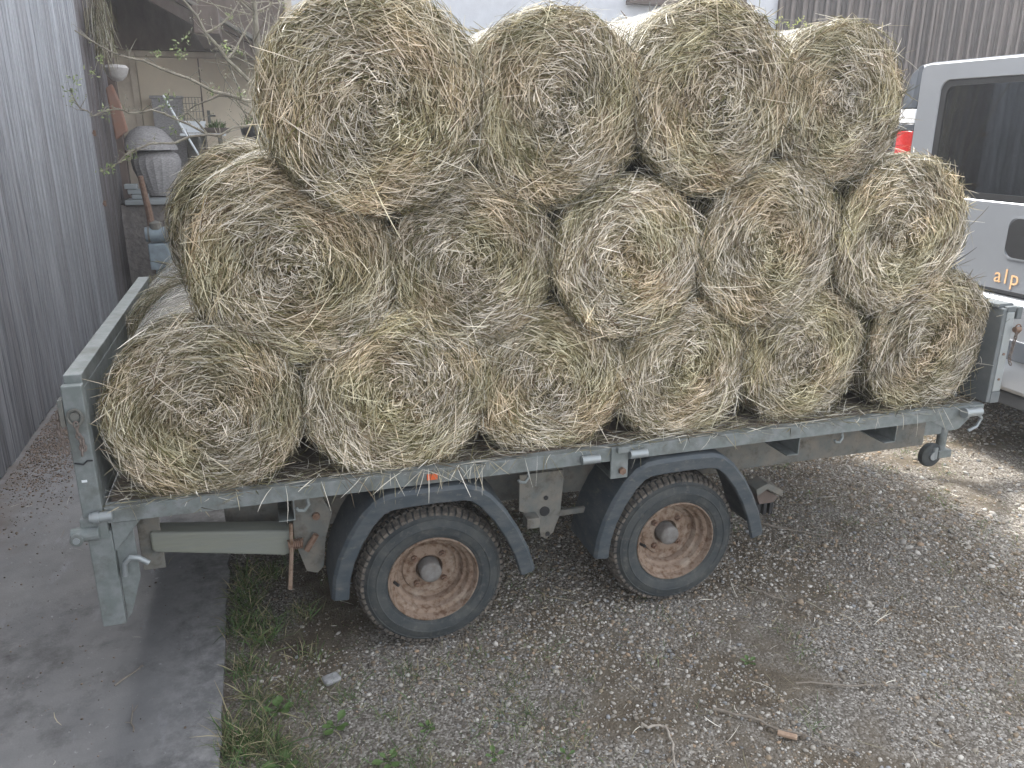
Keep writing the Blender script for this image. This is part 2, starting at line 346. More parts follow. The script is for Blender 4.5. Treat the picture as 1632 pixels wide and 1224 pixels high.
# roof: slopes down to the right
sl_ = (2.70-3.30)/(1.35-.26)
def rz(x): return 3.26+sl_*(x-.26)
MB().prism([(-2.2, rz(-2.2)), (1.30, rz(1.30)), (1.30, rz(1.30)-.05), (-2.2, rz(-2.2)-.05)], 1, 8.7, 12.0).build('roof_boarding', darkwood, annex)
tl = MB()
for k in range(9):
    x = 1.33-k*.4; tl.prism([(x, rz(x)+.012), (x, rz(x)+.05), (x-.42, rz(x-.42)+.075), (x-.42, rz(x-.42)+.012)], 1, 8.62, 12.0)
tl.build('roof_tiles', galv_d, annex, bevel=.004)
bb = MB()
bb.prism([(-2.2, rz(-2.2)-.06), (1.2, rz(1.2)-.06), (1.2, rz(1.2)-.22), (-2.2, rz(-2.2)-.22)], 1, 8.75, 8.82)
bb.build('barge_board', darkwood, annex, bevel=.004)
for x, z1 in ((.17, 3.02), (-1.15, 3.2)):
    MB().box(x-.14, x+.14, 7.9, 9.9, z1, z1+.30).build('roof_beam', darkwood, annex, bevel=.01)
MB().box(-1.02, -.93, 8.35, 8.5, 1.15, 3.7).build('post', darkwood, annex, bevel=.006)

# white house and wooden clad building behind
house = thing('house', 'white plastered house wall behind the row of top bales', 'house', (5, 12.5, 1.15))
MB().box(-6, 10.52, 12.05, 20, 1.15, 9).build('wall', plaster, house)
wn = MB().box(7.38, 9.8, 12.0, 12.06, 4.24, 5.9).build('window', darkwood, house, bevel=.01)
MB().box(7.3, 9.9, 11.86, 12.05, 4.16, 4.24).build('sill', darkwood, wn, bevel=.008)
for k in range(4):
    x = 7.75+k*.42*1.1; MB().tube([(x-.07, 11.84, 4.2), (x-.07, 11.80, 3.98), (x+.07, 11.80, 3.98), (x+.07, 11.84, 4.2)], .012, 6).build('hook', galv_d, wn)
cladb = thing('timber_building', 'grey brown building clad in vertical boards at the upper right', 'building', (16, 12.5, 1.15))
boards('cladding', cladb, 12.0, 10.53, 30, 1.0, 9.0, .11, .15, 'x', cladm, [(.155,.130,.118), (.13,.112,.104), (.18,.155,.14), (.11,.095,.088)], rng, gap=.02)
bt = MB(); x = 10.53
while x < 30: bt.box(x-.025, x+.025, 11.94, 11.975, 1.0, 9.0); x += .26
bt.build('battens', mat('batten_wood', (.14,.118,.106), .85, 0, col2=(.18,.155,.14), nscale=6, stretch=(3,3,.3)), cladb)
MB().box(10.55, 30, 12.03, 20, 1.0, 8.9).build('building_body', darkwood, cladb)

# retaining wall under the terrace edge
rw = MB().box(-1.9, 24, 8.0, 8.25, 0, 1.10).build('retaining_wall', stonew); props(rw, 'low dark stone retaining wall beyond the end of the barn', 'wall')
sb = MB().box(-.95, 2.4, 7.93, 8.3, 1.105, 1.16).build('wall_coping', galv_l, rw, bevel=.006)

# ------------------------------------------------------------ yard clutter on the terrace
rng = np.random.default_rng(21)
def basket(prof, c, name, label):
    o = MB().lathe(prof, c, 2, 40); nv = len(prof)
    # ribs pressed in the weave
    o.v = [(c[0]+(x-c[0])*(1+.025*math.cos(20*math.atan2(y-c[1], x-c[0]))), c[1]+(y-c[1])*(1+.025*math.cos(20*math.atan2(y-c[1], x-c[0]))), z) for x, y, z in o.v]
    return props(o.build(name, wicker, smooth=True), label, 'basket', 'wicker baskets')
basket([(.001,.24), (.10,.23), (.19,.18), (.26,.09), (.315,.0), (.33,-.045), (.31,-.045), (.24,.08), (.001,.20)], (-.68, 8.60, 1.77), 'wicker_basket', 'upturned grey wicker dome on top of the larger basket')
basket([(.001,.0), (.14,.0), (.21,.15), (.275,.32), (.29,.42), (.26,.50), (.19,.55), (.17,.55), (.24,.42), (.001,.1)], (-.62, 8.62, 1.165), 'wicker_basket', 'larger grey wicker basket standing beneath the upturned dome')
st = thing('garden_table', 'small pale table with pots on the terrace', 'table', (-.02, 9.2, 1.15))
MB().box(-.33, .22, 8.95, 9.45, 1.885, 1.915).build('table_top', whitep, st, bevel=.004)
for sx in (-.10, .15):
    for sy in (9.0, 9.4): MB().tube([(sx, sy, 1.15), (sx, sy, 1.885)], .022).build('leg', galv_d, st)
o = MB(); o.prism([(-.30, 1.925), (-.04, 1.925), (-.01, 2.07), (-.33, 2.07)], 1, 9.02, 9.25); props(o.build('planter_box', whitep, bevel=.006), 'white plastic planter box standing on the small table', 'planter')
o = MB().lathe([(.001,0), (.17,0), (.235,.07), (.215,.07), (.001,.05)], (.09, 9.18, 1.918), 2, 28); props(o.build('shallow_bowl', mat('brown_clay', (.13,.10,.085), .9, col2=(.2,.17,.14), nscale=12), smooth=True), 'shallow brown bowl with moss on the small table', 'bowl')
ac = Acc(); nn = 260; P = np.c_[.12+rng.normal(0, .055, nn), 9.15+rng.normal(0, .05, nn), 1.97+rng.uniform(0, .02, nn)]
V, F, k = ribbons(rng, P, rng.normal(0, .5, (nn, 3))+[0, 0, 1], rng.uniform(.03, .10, nn), rng.uniform(.006, .012, nn), rng.normal(0, .02, (nn, 3)), rng.normal(0, 1, (nn, 3)))
gc = lambda n_, c=(.10,.15,.05): np.repeat(np.array(c)*rng.uniform(.6, 1.5, (n_, 1)), 8, axis=0)
np_m = np_mesh('moss_plant', V, F, leafm, None, gc(nn)); props(np_m, 'green mossy plant growing in the brown bowl', 'plant')
# canvas sack under the table
o = MB().lathe([(.001,0), (.12,.0), (.19,.12), (.235,.28), (.22,.40), (.12,.46), (.001,.40)], (-.02, 8.72, 1.16), 2, 26)
o.v = [(x+.02*math.sin(9*z+5*x), y+.02*math.sin(11*x+7*z), z+.02*math.sin(13*x+3*y)) for x, y, z in o.v]
props(o.build('canvas_sack', clothm, smooth=True), 'pale canvas sack slumped below the small table', 'sack')
o = MB().tube([(-.42, 8.3, 2.36), (-.30, 8.32, 2.1), (-.12, 8.34, 1.72), (.0, 8.4, 1.45)], .013); props(o.build('white_pole', whitep), 'thin white pole leaning across the wicker baskets', 'pole')
# wire crate behind, on the terrace
o = MB()
for k in range(7):
    for zz in (1.95, 2.05, 2.15, 2.25, 2.35): pass
    o.tube([(-.30+.04*k, 9.6, 1.9), (-.30+.04*k, 9.6, 2.38)], .004, 5)
for zz in (1.9, 2.0, 2.1, 2.2, 2.3, 2.38): o.tube([(-.30, 9.6, zz), (-.06, 9.6, zz)], .004, 5)
o.box(-.30, -.06, 9.6, 9.85, 1.16, 1.9)
props(o.build('wire_crate', galv_d), 'grey crate with a wire top behind the white planter', 'crate')
o = MB().box(-.70, -.32, 9.7, 9.85, 1.16, 2.36).box(-.72, -.30, 9.68, 9.87, 2.36, 2.40); props(o.build('wooden_board', wicker, bevel=.005), 'grey board standing against the cream door', 'board')
for x, y, z, ln, lab in ((-.86, 8.12, 1.165, .16, 'lowest of the small pale blocks on the coping'), (-.90, 8.13, 1.225, .14, 'middle of the small pale blocks on the coping'), (-.93, 8.12, 1.285, .12, 'topmost of the small pale blocks on the coping')):
    o = MB().box(x-.02, x+ln, y-.08, y+.06, z, z+.055); props(o.build('stone_block', galv_l, bevel=.006), lab, 'block', 'stone blocks')
pk = thing('black_pot', 'black plastic plant pot with seedlings beside the tree trunk', 'pot', (.55, 8.6, 1.15))
MB().lathe([(.001,0), (.14,0), (.20,.28), (.215,.29), (.19,.29), (.001,.24)], (.62, 8.6, 1.72), 2, 24).build('pot', blk, pk, smooth=True)
MB().box(.40, .85, 8.4, 8.8, 1.15, 1.715).build('stand', darkwood, pk, bevel=.005)
P = np.c_[.62+rng.normal(0, .07, 160), 8.6+rng.normal(0, .07, 160), np.full(160, 1.98)]
V, F, k = ribbons(rng, P, rng.normal(0, .35, (160, 3))+[0, 0, 1], rng.uniform(.05, .18, 160), rng.uniform(.008, .016, 160), rng.normal(0, .03, (160, 3)), rng.normal(0, 1, (160, 3)))
np_mesh('seedlings', V-np.array([.55, 8.6, 1.15]), F, leafm, pk, gc(160))
# wooden stake and the pump in front of the retaining wall
o = MB().tube([(-.72, 7.75, 1.45), (-.68, 7.8, 1.0), (-.66, 7.85, .0)], [.03, .04, .045], 8); props(o.build('wooden_stake', rust_d), 'brown wooden stake leaning on the stone wall', 'stake')
pu = thing('water_pump', 'blue grey cylindrical pump beside the barn end', 'pump', (-.6, 7.6, 0))
MB().tube([(-.72, 7.55, .80), (-.45, 7.55, .80)], .085, 20).build('motor', pumpm, pu, smooth=True)
MB().tube([(-.69, 7.55, .80), (-.67, 7.55, .80)], .095, 20).tube([(-.50, 7.55, .80), (-.48, 7.55, .80)], .095, 20).lathe([(.07,.86), (.07,.93), (.001,.96)], (-.60, 7.55, 0), 2, 20).build('flange', galv_d, pu, smooth=True)
MB().box(-.70, -.48, 7.44, 7.68, .40, .70).box(-.66, -.52, 7.50, 7.60, .0, .40).build('stand', pumpm, pu, bevel=.012)
# hanging hay and cloth at the barn's end
nn = 420; rr = rng.uniform(0, 1, nn); P = np.c_[-.86+rng.normal(0, .05, nn), 7.3+rng.normal(0, .12, nn), 2.85+rr*.55]
V, F, k = ribbons(rng, P, np.c_[rng.normal(0, .12, nn), rng.normal(0, .1, nn), -np.ones(nn)], rng.uniform(.15, .4, nn), rng.uniform(.004, .008, nn), rng.normal(0, .03, (nn, 3)), rng.normal(0, 1, (nn, 3)))
o = np_mesh('hay_tuft', V, F, hay, None, straw_cols(rng, nn, k)*.8); props(o, 'tuft of dry hay hanging at the barn corner under the eave', 'hay')
o = MB().prism([(-.90, 1.85), (-.76, 1.95), (-.80, 2.25), (-.86, 2.45), (-.93, 2.40)], 1, 7.55, 7.62); props(o.build('hanging_cloth', terra, bevel=.02), 'reddish brown cloth hanging from the barn corner', 'cloth')
o = MB().lathe([(.001,0), (.05,.01), (.10,.06), (.13,.14), (.10,.17), (.001,.18)], (-.80, 7.6, 2.47), 2, 20)
props(o.build('hanging_bag', clothm, smooth=True), 'pinkish white bag hanging above the reddish cloth', 'bag')

# ------------------------------------------------------------ trees
def leaves(rng, centres, n_each, spread, size, cols):
    C = np.repeat(np.array(centres), n_each, axis=0); nn = len(C)
    P = C+rng.normal(0, spread, (nn, 3)); V, F, k = ribbons(rng, P, rng.normal(0, 1, (nn, 3))+[0, 0, .6], rng.uniform(.6, 1.5, nn)*size, rng.uniform(.35, .6, nn)*size, rng.normal(0, size*.3, (nn, 3)), rng.normal(0, 1, (nn, 3)), taper=.1)
    return V, F, np.repeat(np.array(cols)[rng.integers(len(cols), size=nn)]*rng.uniform(.7, 1.3, (nn, 1)), k, axis=0)
tree = thing('young_tree', 'bare young tree with opening buds behind the left of the load', 'tree', (.62, 3.2, 0))
PT = {
 'trunk': [(.60,3.2,0), (.62,3.2,.9), (.65,3.2,1.76), (.65,3.21,1.9), (.65,3.22,2.09), (.66,3.23,2.28), (.66,3.23,2.52), (.66,3.24,2.74), (.66,3.25,2.93), (.68,3.26,3.5)],
 'A': [(.66,3.22,2.24), (.58,3.18,2.29), (.46,3.13,2.41), (.35,3.09,2.56), (.24,3.04,2.74), (.18,3.0,2.83)],
 'B': [(.67,3.22,2.14), (.55,3.13,2.16), (.36,3.04,2.21), (.23,2.95,2.28), (.08,2.87,2.33), (-.08,2.78,2.38), (-.17,2.69,2.41), (-.31,2.6,2.5)],
 'C': [(.5,3.1,2.18), (.39,3.15,2.19), (.29,3.2,2.15), (.19,3.25,2.1), (.12,3.3,2.06)],
 'D': [(.53,3.1,2.17), (.52,3.12,2.24), (.49,3.15,2.32), (.46,3.17,2.42), (.43,3.2,2.51)],
 'E': [(.66,3.21,1.98), (.56,3.1,2.04), (.51,3.05,2.14), (.5,3.0,2.18)],
 'F': [(.46,3.13,2.41), (.54,3.17,2.51), (.63,3.28,2.65), (.69,3.4,2.8)],
 'G': [(.66,3.23,2.40), (.71,3.3,2.45), (.8,3.45,2.66), (.85,3.6,2.84)],
 'H': [(.66,3.25,2.52), (.74,3.2,2.55), (.81,3.15,2.53), (.89,3.1,2.55)],
 'I': [(.65,3.2,2.06), (.55,2.94,2.0), (.46,2.88,1.99), (.31,2.82,1.95), (.14,2.76,2.04), (.02,2.7,2.09), (-.1,2.65,2.07), (-.16,2.6,2.09), (-.27,2.53,2.05), (-.32,2.47,2.09), (-.34,2.4,2.19)],
 'L': [(.21,2.8,2.08), (.31,2.87,1.95), (.41,2.93,1.91), (.54,3.0,1.81)],
 'M': [(.31,2.82,1.95), (.12,2.7,1.90), (0.0,2.6,1.9), (-.07,2.5,1.87), (-.16,2.45,1.8), (-.24,2.4,1.76)],
 'N': [(.35,3.09,2.56), (.43,3.1,2.60), (.52,3.2,2.69), (.6,3.3,2.82)],
 'O': [(.66,3.2,2.28), (.69,3.3,2.41), (.72,3.4,2.57), (.76,3.5,2.74)]}
MB().tube(PT['trunk'], [.045,.038,.030,.028,.026,.024,.020,.016,.013,.006], 10).build('trunk', bark, tree, smooth=True)
lm = MB(); tips = []
for k_, pts in PT.items():
    if k_ == 'trunk': continue
    r0 = {'A': .014, 'B': .011, 'I': .0075}.get(k_, .0065); npt = len(pts)
    # add small kinks between the points
    fine = []
    for i in range(npt-1):
        a, b = Vector(pts[i]), Vector(pts[i+1]); fine.append(a)
        md = (a+b)/2+Vector(rng.normal(0, .008, 3)); fine.append(md); tips.append(tuple(md))
    fine.append(Vector(pts[-1])); lm.tube(fine, [r0*(1-.75*i/len(fine))+.001 for i in range(len(fine))], 6)
    for i in range(1, len(fine)-1):
        for _ in range(2):
            if rng.random() < .75:
                d = Vector(rng.normal(0, 1, 3)); d.z = abs(d.z)*.8; d.normalize(); L_ = rng.uniform(.03, .14)
                e = fine[i]+d*L_; lm.tube([fine[i], fine[i]+d*L_*.5+Vector(rng.normal(0, .006, 3)), e], [.0025, .002, .001], 5, cap=False); tips.append(tuple(e))
for k in range(46):
    tz = rng.uniform(1.95, 3.3); a = Vector((.65+.01*rng.normal(), 3.22, tz)); d = Vector((rng.normal(-.25, .8), rng.normal(0, .6), rng.uniform(.15, 1.0))).normalized(); L_ = rng.uniform(.25, .75)
    if d.x < 0 and d.x*L_ < -.45: L_ *= .6
    pts = [a]
    for q_ in range(5): pts.append(pts[-1]+d*L_/5+Vector(rng.normal(0, .012, 3))); d = (d+Vector(rng.normal(0, .12, 3))+Vector((0, 0, .05))).normalized()
    lm.tube(pts, [.0055, .0045, .0035, .0028, .002, .001], 5, cap=False)
    for p_ in pts[2:]:
        e = p_+Vector(rng.normal(0, .05, 3)); lm.tube([p_, e], [.0018, .0008], 4, cap=False); tips.append(tuple(e))
lm.build('branches', bark, tree, smooth=True)
big = [(.25,3.0,2.51), (.2,3.0,2.42), (.08,2.8,2.4), (-.23,2.5,2.28), (-.33,2.4,2.18), (-.34,2.4,2.13), (-.33,2.42,2.23), (.11,2.8,2.15), (.36,3.0,2.21), (.16,2.8,2.04), (-.21,2.6,2.07), (.53,3.1,2.2), (-.08,2.5,1.86), (-.12,2.5,1.83), (-.2,2.42,1.78), (-.24,2.4,1.76), (.09,2.8,2.12), (.12,2.8,1.97), (.46,3.1,2.48), (.54,3.2,2.46), (-.19,2.5,2.35), (.86,3.2,2.54), (.18,2.9,2.45), (.5,3.2,2.66), (.57,3.2,2.02)]
ac = Acc(); GR = [(.20,.27,.10), (.27,.33,.15), (.33,.36,.20), (.16,.20,.09)]
ac.add(*leaves(rng, big, 16, .016, .020, GR)); ac.add(*leaves(rng, tips, 4, .006, .010, [(.30,.30,.20), (.24,.25,.14), (.34,.33,.27)]))
V, F, C = ac.get(); np_mesh('leaf_buds', V-np.array(tree.location), F, leafm, tree, C)
# a second shrub behind the middle, only its tips show above the bales
for bx, by, lab, tp in ((1.45, 5.2, 'bare shrub with fine twigs behind the first and second top bales', [(1.16,5.0,3.0), (1.3,5.05,3.1), (1.5,5.2,3.2), (1.7,5.1,3.05), (1.05,5.1,2.85), (2.2,5.8,3.15), (2.5,5.9,3.25)]),):
    sh = thing('bare_shrub', lab, 'shrub', (bx, by, 0)); q = MB(); tp2 = []
    for t_ in tp:
        for k in range(3):
            e = Vector(t_)+Vector(rng.normal(0, .12, 3)); a = Vector((bx, by, 0)); mid = a.lerp(e, .55)+Vector((rng.normal(0, .1), rng.normal(0, .1), .1))
            q.tube([a, mid, e.lerp(mid, .4), e], [.02, .009, .005, .002], 6)
            for j in range(7):
                s0 = mid.lerp(e, .4+.6*j/6); d = Vector(rng.normal(0, 1, 3)); d.z = abs(d.z); d.normalize(); q.tube([s0, s0+d*rng.uniform(.05, .2)], [.003, .001], 4, cap=False); tp2.append(tuple(s0+d*.12))
    q.build('branches', bark, sh, smooth=True); V, F, C = leaves(rng, tp2, 3, .01, .014, GR); np_mesh('leaf_buds', V-np.array(sh.location), F, leafm, sh, C)
sp = thing('climbing_twig', 'thin twig with yellow green buds against the timber building', 'twig', (8.4, 9, 0))
q = MB().tube([(7.9,9,0), (8.1,9,2), (8.3,9,3.2), (8.6,8.98,3.62), (9.05,9,3.59)], [.02,.015,.01,.005,.003], 6); q.build('stem', bark, sp, smooth=True)
V, F, C = leaves(rng, [(8.45+.06*i, 9, 3.56+.05*math.sin(i)) for i in range(12)], 7, .022, .035, [(.55,.60,.15), (.6,.62,.22)]); np_mesh('leaf_buds', V-np.array(sp.location), F, leafm, sp, C)

# ------------------------------------------------------------ TRAILER
T = thing('flatbed_trailer', 'long galvanized tandem axle flatbed trailer loaded with stacked hay bales', 'trailer', (1.85, .96, 0))
ZT = .785; LX = 3.71; WY = 1.92
def beam_rail(y0, y1, lip):
    q = MB().box(0, LX, y0, y1, .728, ZT)
    q.box(0.002, LX-.002, min(lip, y0, y1), max(lip, y0, y1), ZT-.006, ZT+.002); return q
q = MB().prism([(0,.728), (0,.785), (.045,.785), (.045,.779), (.006,.779), (.006,.734), (.045,.734), (.045,.728)], 0, 0, LX); q.build('side_rail', galv, T, bevel=.0015)
q = MB().prism([(WY,.728), (WY,.785), (WY-.045,.785), (WY-.045,.779), (WY-.006,.779), (WY-.006,.734), (WY-.045,.734), (WY-.045,.728)], 0, 0, LX); q.build('side_rail', galv, T, bevel=.0015)
MB().box(.01, LX-.01, .0065, WY-.0065, .752, .772).build('deck', deckm, T)
MB().box(1.09, 1.13, -.004, -.0005, .744, .768).build('reflector', orange, T, bevel=.001)
# longitudinal beams (C section), cross members, outriggers
for y0, sg in ((.30, 1), (WY-.30, -1)):
    MB().prism([(y0,.465), (y0,.726), (y0+.06*sg,.726), (y0+.06*sg,.72), (y0+.006*sg,.72), (y0+.006*sg,.471), (y0+.06*sg,.471), (y0+.06*sg,.465)], 0, .35, 3.70).build('chassis_beam', galv_d, T, bevel=.0015)
for x in (.06, .95, 1.6, 2.2, 2.76, 3.28, 3.64):
    MB().box(x-.03, x+.03, .37, WY-.37, .60, .725).build('cross_member', galv_d, T, bevel=.002)
for x in (.55, 1.86, 2.70, 3.22):
    MB().prism([(x,.625), (x+.06,.625), (x+.06,.726), (x+.055,.726), (x+.055,.630), (x,.630)], 1, .05, .299).build('outrigger', galv, T, bevel=.001)
for x in (.55, 1.86, 2.70, 3.22):
    MB().prism([(x,.625), (x+.06,.625), (x+.06,.726), (x+.055,.726), (x+.055,.630), (x,.630)], 1, WY-.299, WY-.05).build('outrigger', galv, T, bevel=.001)
# A-frame drawbar, coupling, jockey wheel
for sy in (-1, 1):
    MB().tube([(3.60, .96+sy*.62, .60), (4.35, .96+sy*.08, .56)], .04, 4).build('drawbar', galv_d, T, bevel=.003)
MB().box(4.25, 4.62, .91, 1.01, .50, .60).build('drawbar_head', galv_d, T, bevel=.006)
cp = MB().tube([(4.60,.96,.57), (4.74,.96,.585)], [.04,.045], 14).tube([(4.60,.96,.61), (4.66,.96,.67), (4.80,.96,.68)], .012, 8).build('coupling', rust_d, T, smooth=True)
jx, jy = 3.86, .34
ZJ = .03
jw = MB().tube([(jx, jy, .40), (jx, jy, .75)], .024, 14).tube([(jx, jy, .62), (jx, jy, .72)], .034, 14).box(jx-.03, jx+.05, jy-.03, jy+.04, .37, .41).box(jx-.20, jx, jy-.01, jy+.01, .50, .72).build('jockey_wheel', galv, T, smooth=False, bevel=.002)
jw['label'] = 'small jockey wheel at the front of the trailer'
MB().tube([(jx-.05, jy-.02, .43), (jx-.05, jy-.02, .37)], .014).build('fork', galv_l, jw)
wp = [(.02,-.02), (.05,-.022), (.062,-.014), (.065,0), (.062,.014), (.05,.022), (.02,.02)]
MB().lathe(wp, (jx-.06, jy, .385), 1, 28, closed=True).build('tyre', rubber, jw, smooth=True)
MB().tube([(jx-.06, jy-.03, .385), (jx-.06, jy+.03, .385)], .022, 14).build('hub', galv_l, jw)
for cx_, cz_ in ((jx-.13, .64),):
    pts = [(cx_+.05*math.cos(a), jy-.04, cz_+.035*math.sin(a)) for a in np.linspace(-2.4, 1.0, 9)]; MB().tube(pts, .007, 6).build('hook', galv_d, T, smooth=True)
# tail post, tailgate, rear light bracket
MB().box(-.066, -.004, .0, .035, .755, 1.215).build('tail_post', galv, T, bevel=.004)
MB().box(-.066, -.004, WY-.035, WY, .755, 1.215).build('tail_post', galv, T, bevel=.004)
tg = MB().box(-.062, -.008, .04, WY-.04, 1.195, 1.24).box(-.05, -.022, .04, WY-.04, .79, 1.19).box(-.064, -.006, .04, WY-.04, .77, .80)
tg.box(-.012, -.007, .05, WY-.05, .80, 1.195)
tg.build('tailgate', galv, T, bevel=.003)
# shackle ring and chain on the post
rgp = [(-.035+.021*math.cos(a), -.012, 1.115+.026*math.sin(a)) for a in np.linspace(0, 2*PI, 15)]
ch = MB().tube(rgp, .0045, 7).tube([(-.035, .0, 1.118), (-.035, -.016, 1.118)], .014, 12)
ch.build('shackle', galv_d, T, smooth=True)
def chain(pts, name='chain', mt=chainm, r=.0032, ln=.020, parent=T):
    q = MB(); pts = [Vector(p) for p in pts]; d = 0; path = []
    for a, b in zip(pts, pts[1:]):
        L_ = (b-a).length; k = max(1, int(L_/(ln*.75))); path += [a.lerp(b, i/k) for i in range(k)]
    path.append(pts[-1])
    for i in range(len(path)-1):
        t = (path[i+1]-path[i]).normalized(); s_ = Vector((0, 1, 0)) if i % 2 else Vector((1, 0, 0)); s_ = (s_-t*s_.dot(t)).normalized(); c = (path[i]+path[i+1])/2
        q.tube([c+t*math.cos(a)*ln*.6+s_*math.sin(a)*ln*.34 for a in np.linspace(0, 2*PI, 9)], r, 5, cap=False)
    return q.build(name, mt, parent, smooth=True)
chain([(-.035,-.014,1.10), (-.034,-.014,1.06), (-.028,-.012,1.02), (-.032,-.012,.985)])
chain([(-.04,-.014,1.055), (-.022,-.012,1.035), (-.024,-.012,1.0)])
chain([(-.066,.01,1.16), (-.088,.01,1.12), (-.092,.01,1.06), (-.084,.01,1.01), (-.074,.0,.985)])
MB().box(-.082, -.067, .0, .04, 1.08, 1.17).build('latch_plate', galv_d, T, bevel=.002)
MB().tube([(-.060,-.006,.957), (-.035,-.007,.950), (-.022,-.007,.962), (-.006,-.006,.960)], .003, 6).build('strap', blk, T)
MB().box(-.050, -.034, -.0015, .001, .885, .893).build('paint_chip', whitep, T)
hg = MB().tube([(-.040, -.022, .765), (.028, -.022, .765)], .0165, 16).tube([(-.030,-.022,.765), (-.012,-.022,.765)], .020, 16); hg.build('hinge_pin', galv_l, T, smooth=True)
hb = MB().tube([(-.105, -.012, .705), (-.02, -.012, .705)], .024, 16).tube([(-.085, -.045, .700), (-.085, .02, .700)], .021, 16).box(-.075, .005, -.01, .03, .68, .757); hb.build('hinge_bracket', galv, T, bevel=.002)
MB().tube([(-.085, -.050, .700), (-.085, -.043, .700)], .011, 12).build('bolt', galv_l, T)
MB().box(-.062, .012, .0, .025, .338, .70).prism([(.012,.34), (.030,.36), (.075,.50), (.075,.70), (.012,.70)], 1, .026, .034).build('lamp_bracket', galv, T, bevel=.003).rotation_euler = (0,0,0)
MB().box(-.058, .005, .05, WY-.05, .50, .66).build('rear_lamp_board', galv_d, T, bevel=.003)
MB().prism([(.014,.726), (.105,.726), (.014,.62)], 1, .004, .010).build('gusset', galv, T, bevel=.001)
MB().box(.07, .145, .12, .128, .47, .72).build('gusset_plate', galv_d, T, bevel=.002)
MB().tube([(.035,-.008,.53), (.040,-.012,.58), (.060,-.016,.60), (.085,-.016,.595), (.115,-.016,.57)], .0095, 10).build('lock_hook', galv_l, T, smooth=True)
# ramp stowage beam, rusty lever, spring, plate
q = MB()
for x, a, b in ((.105, .078, .0), (.60, .060, .0)): pass
q.prism([(.11,.555), (.11,.625), (.585,.560), (.585,.468), (.56,.460), (.12,.545)], 1, .10, .19)
q.build('stowage_beam', woodb, T, bevel=.008)
MB().tube([(.592,.08,.60), (.585,.08,.48), (.568,.07,.335)], [.007,.008,.009], 8).build('lever_rod', rust, T, smooth=True)
sp_ = [(.575+.0075*k/6*1.0, .09+.017*math.cos(k*PI/3), .508+.017*math.sin(k*PI/3)) for k in range(44)]; MB().tube(sp_, .0035, 5).build('spring', rust_d, T, smooth=True)
MB().prism([(.60,.70), (.60,.50), (.635,.37), (.675,.355), (.70,.38), (.715,.50), (.745,.60), (.70,.70)], 1, .12, .13).build('pivot_plate', galv_d, T, bevel=.002)
MB().tube([(.64,.10,.47), (.68,.10,.53)], .012, 8).build('pin', rust_d, T)
MB().tube([(.685,.105,.60), (.685,.13,.60)], .014, 12).build('bolt', rust_d, T)
# suspension plate between the wheels
pl = MB().prism([(1.49,.66), (1.49,.50), (1.57,.46), (1.585,.37), (1.61,.355), (1.64,.38), (1.67,.46), (1.68,.60), (1.68,.66)], 1, .12, .132); pl.build('suspension_plate', galv_d, T, bevel=.002)
for px_, pz_, pr_ in ((1.605,.545,.010), (1.60,.485,.022), (1.615,.378,.010)):
    MB().tube([(px_,.117,pz_), (px_,.1205,pz_)], pr_, 18).build('hole', blk, T)
MB().prism([(1.505,.49), (1.505,.445), (1.56,.445), (1.56,.49)], 1, .06, .119).build('box_bracket', galv_d, T, bevel=.003)
MB().box(1.66, 1.85, .15, .17, .435, .46).build('brake_rod', galv_d, T, bevel=.002)
for x in (1.1115, 2.1707):
    MB().box(x-.04, x+.04, .26, WY-.26, .26, .34).build('axle', galv_d, T, bevel=.004)
    for y in (.30, WY-.36): MB().box(x-.16, x+.16, y, y+.06, .34, .47).build('spring_unit', galv_d, T, bevel=.006)
# rollers and stake pocket on the near rail
for x in (1.70, 1.905): MB().tube([(x, -.022, .757), (x+.075, -.022, .757)], .0175, 16).build('roller', galv_l, T, smooth=True)
MB().box(1.83, 1.905, -.012, -.001, .655, .79).box(1.85, 1.90, -.03, -.012, .77, .795).build('stake_pocket', galv, T, bevel=.003)
MB().tube([(1.877, -.013, .69), (1.877, -.028, .69)], .015, 6).build('bolt', rust_d, T)
MB().tube([(3.58, -.03, .765), (3.66, -.03, .765)], .019, 16).tube([(3.565, -.03, .765), (3.58, -.03, .765)], .024, 16).build('roller', galv_l, T, smooth=True)
MB().tube([(3.655, -.01, .757), (3.69, -.015, .725), (3.67, -.015, .685), (3.63, -.01, .665)], .008, 8).build('hook', galv_l, T, smooth=True)
MB().prism([(3.42,.726), (3.66,.726), (3.60,.67), (3.55,.665)], 1, .012, .05).build('gusset', galv, T, bevel=.002)
for x in (.655, 1.49, 2.945):
    MB().tube([(x, .015, .728), (x+.004, .012, .700), (x-.012, .008, .680), (x-.034, .006, .684), (x-.040, .006, .695)], .0065, 8).build('rope_hook', galv, T, smooth=True)
# crumpled lamp box behind the second mudguard
MB().prism([(2.67,.40), (2.73,.425), (2.82,.375), (2.815,.345), (2.73,.395), (2.68,.365)], 1, .20, .29).build('bent_bracket', galv_d, T, bevel=.002)
MB().prism([(2.69,.355), (2.73,.385), (2.81,.335), (2.78,.31), (2.71,.31)], 1, .22, .285).build('bracket_cap', darkwood, T, bevel=.002)
for k in range(3): MB().box(2.70+.034*k, 2.72+.034*k, .22, .285, .25, .309).build('bracket_slat', blk, T, bevel=.003)
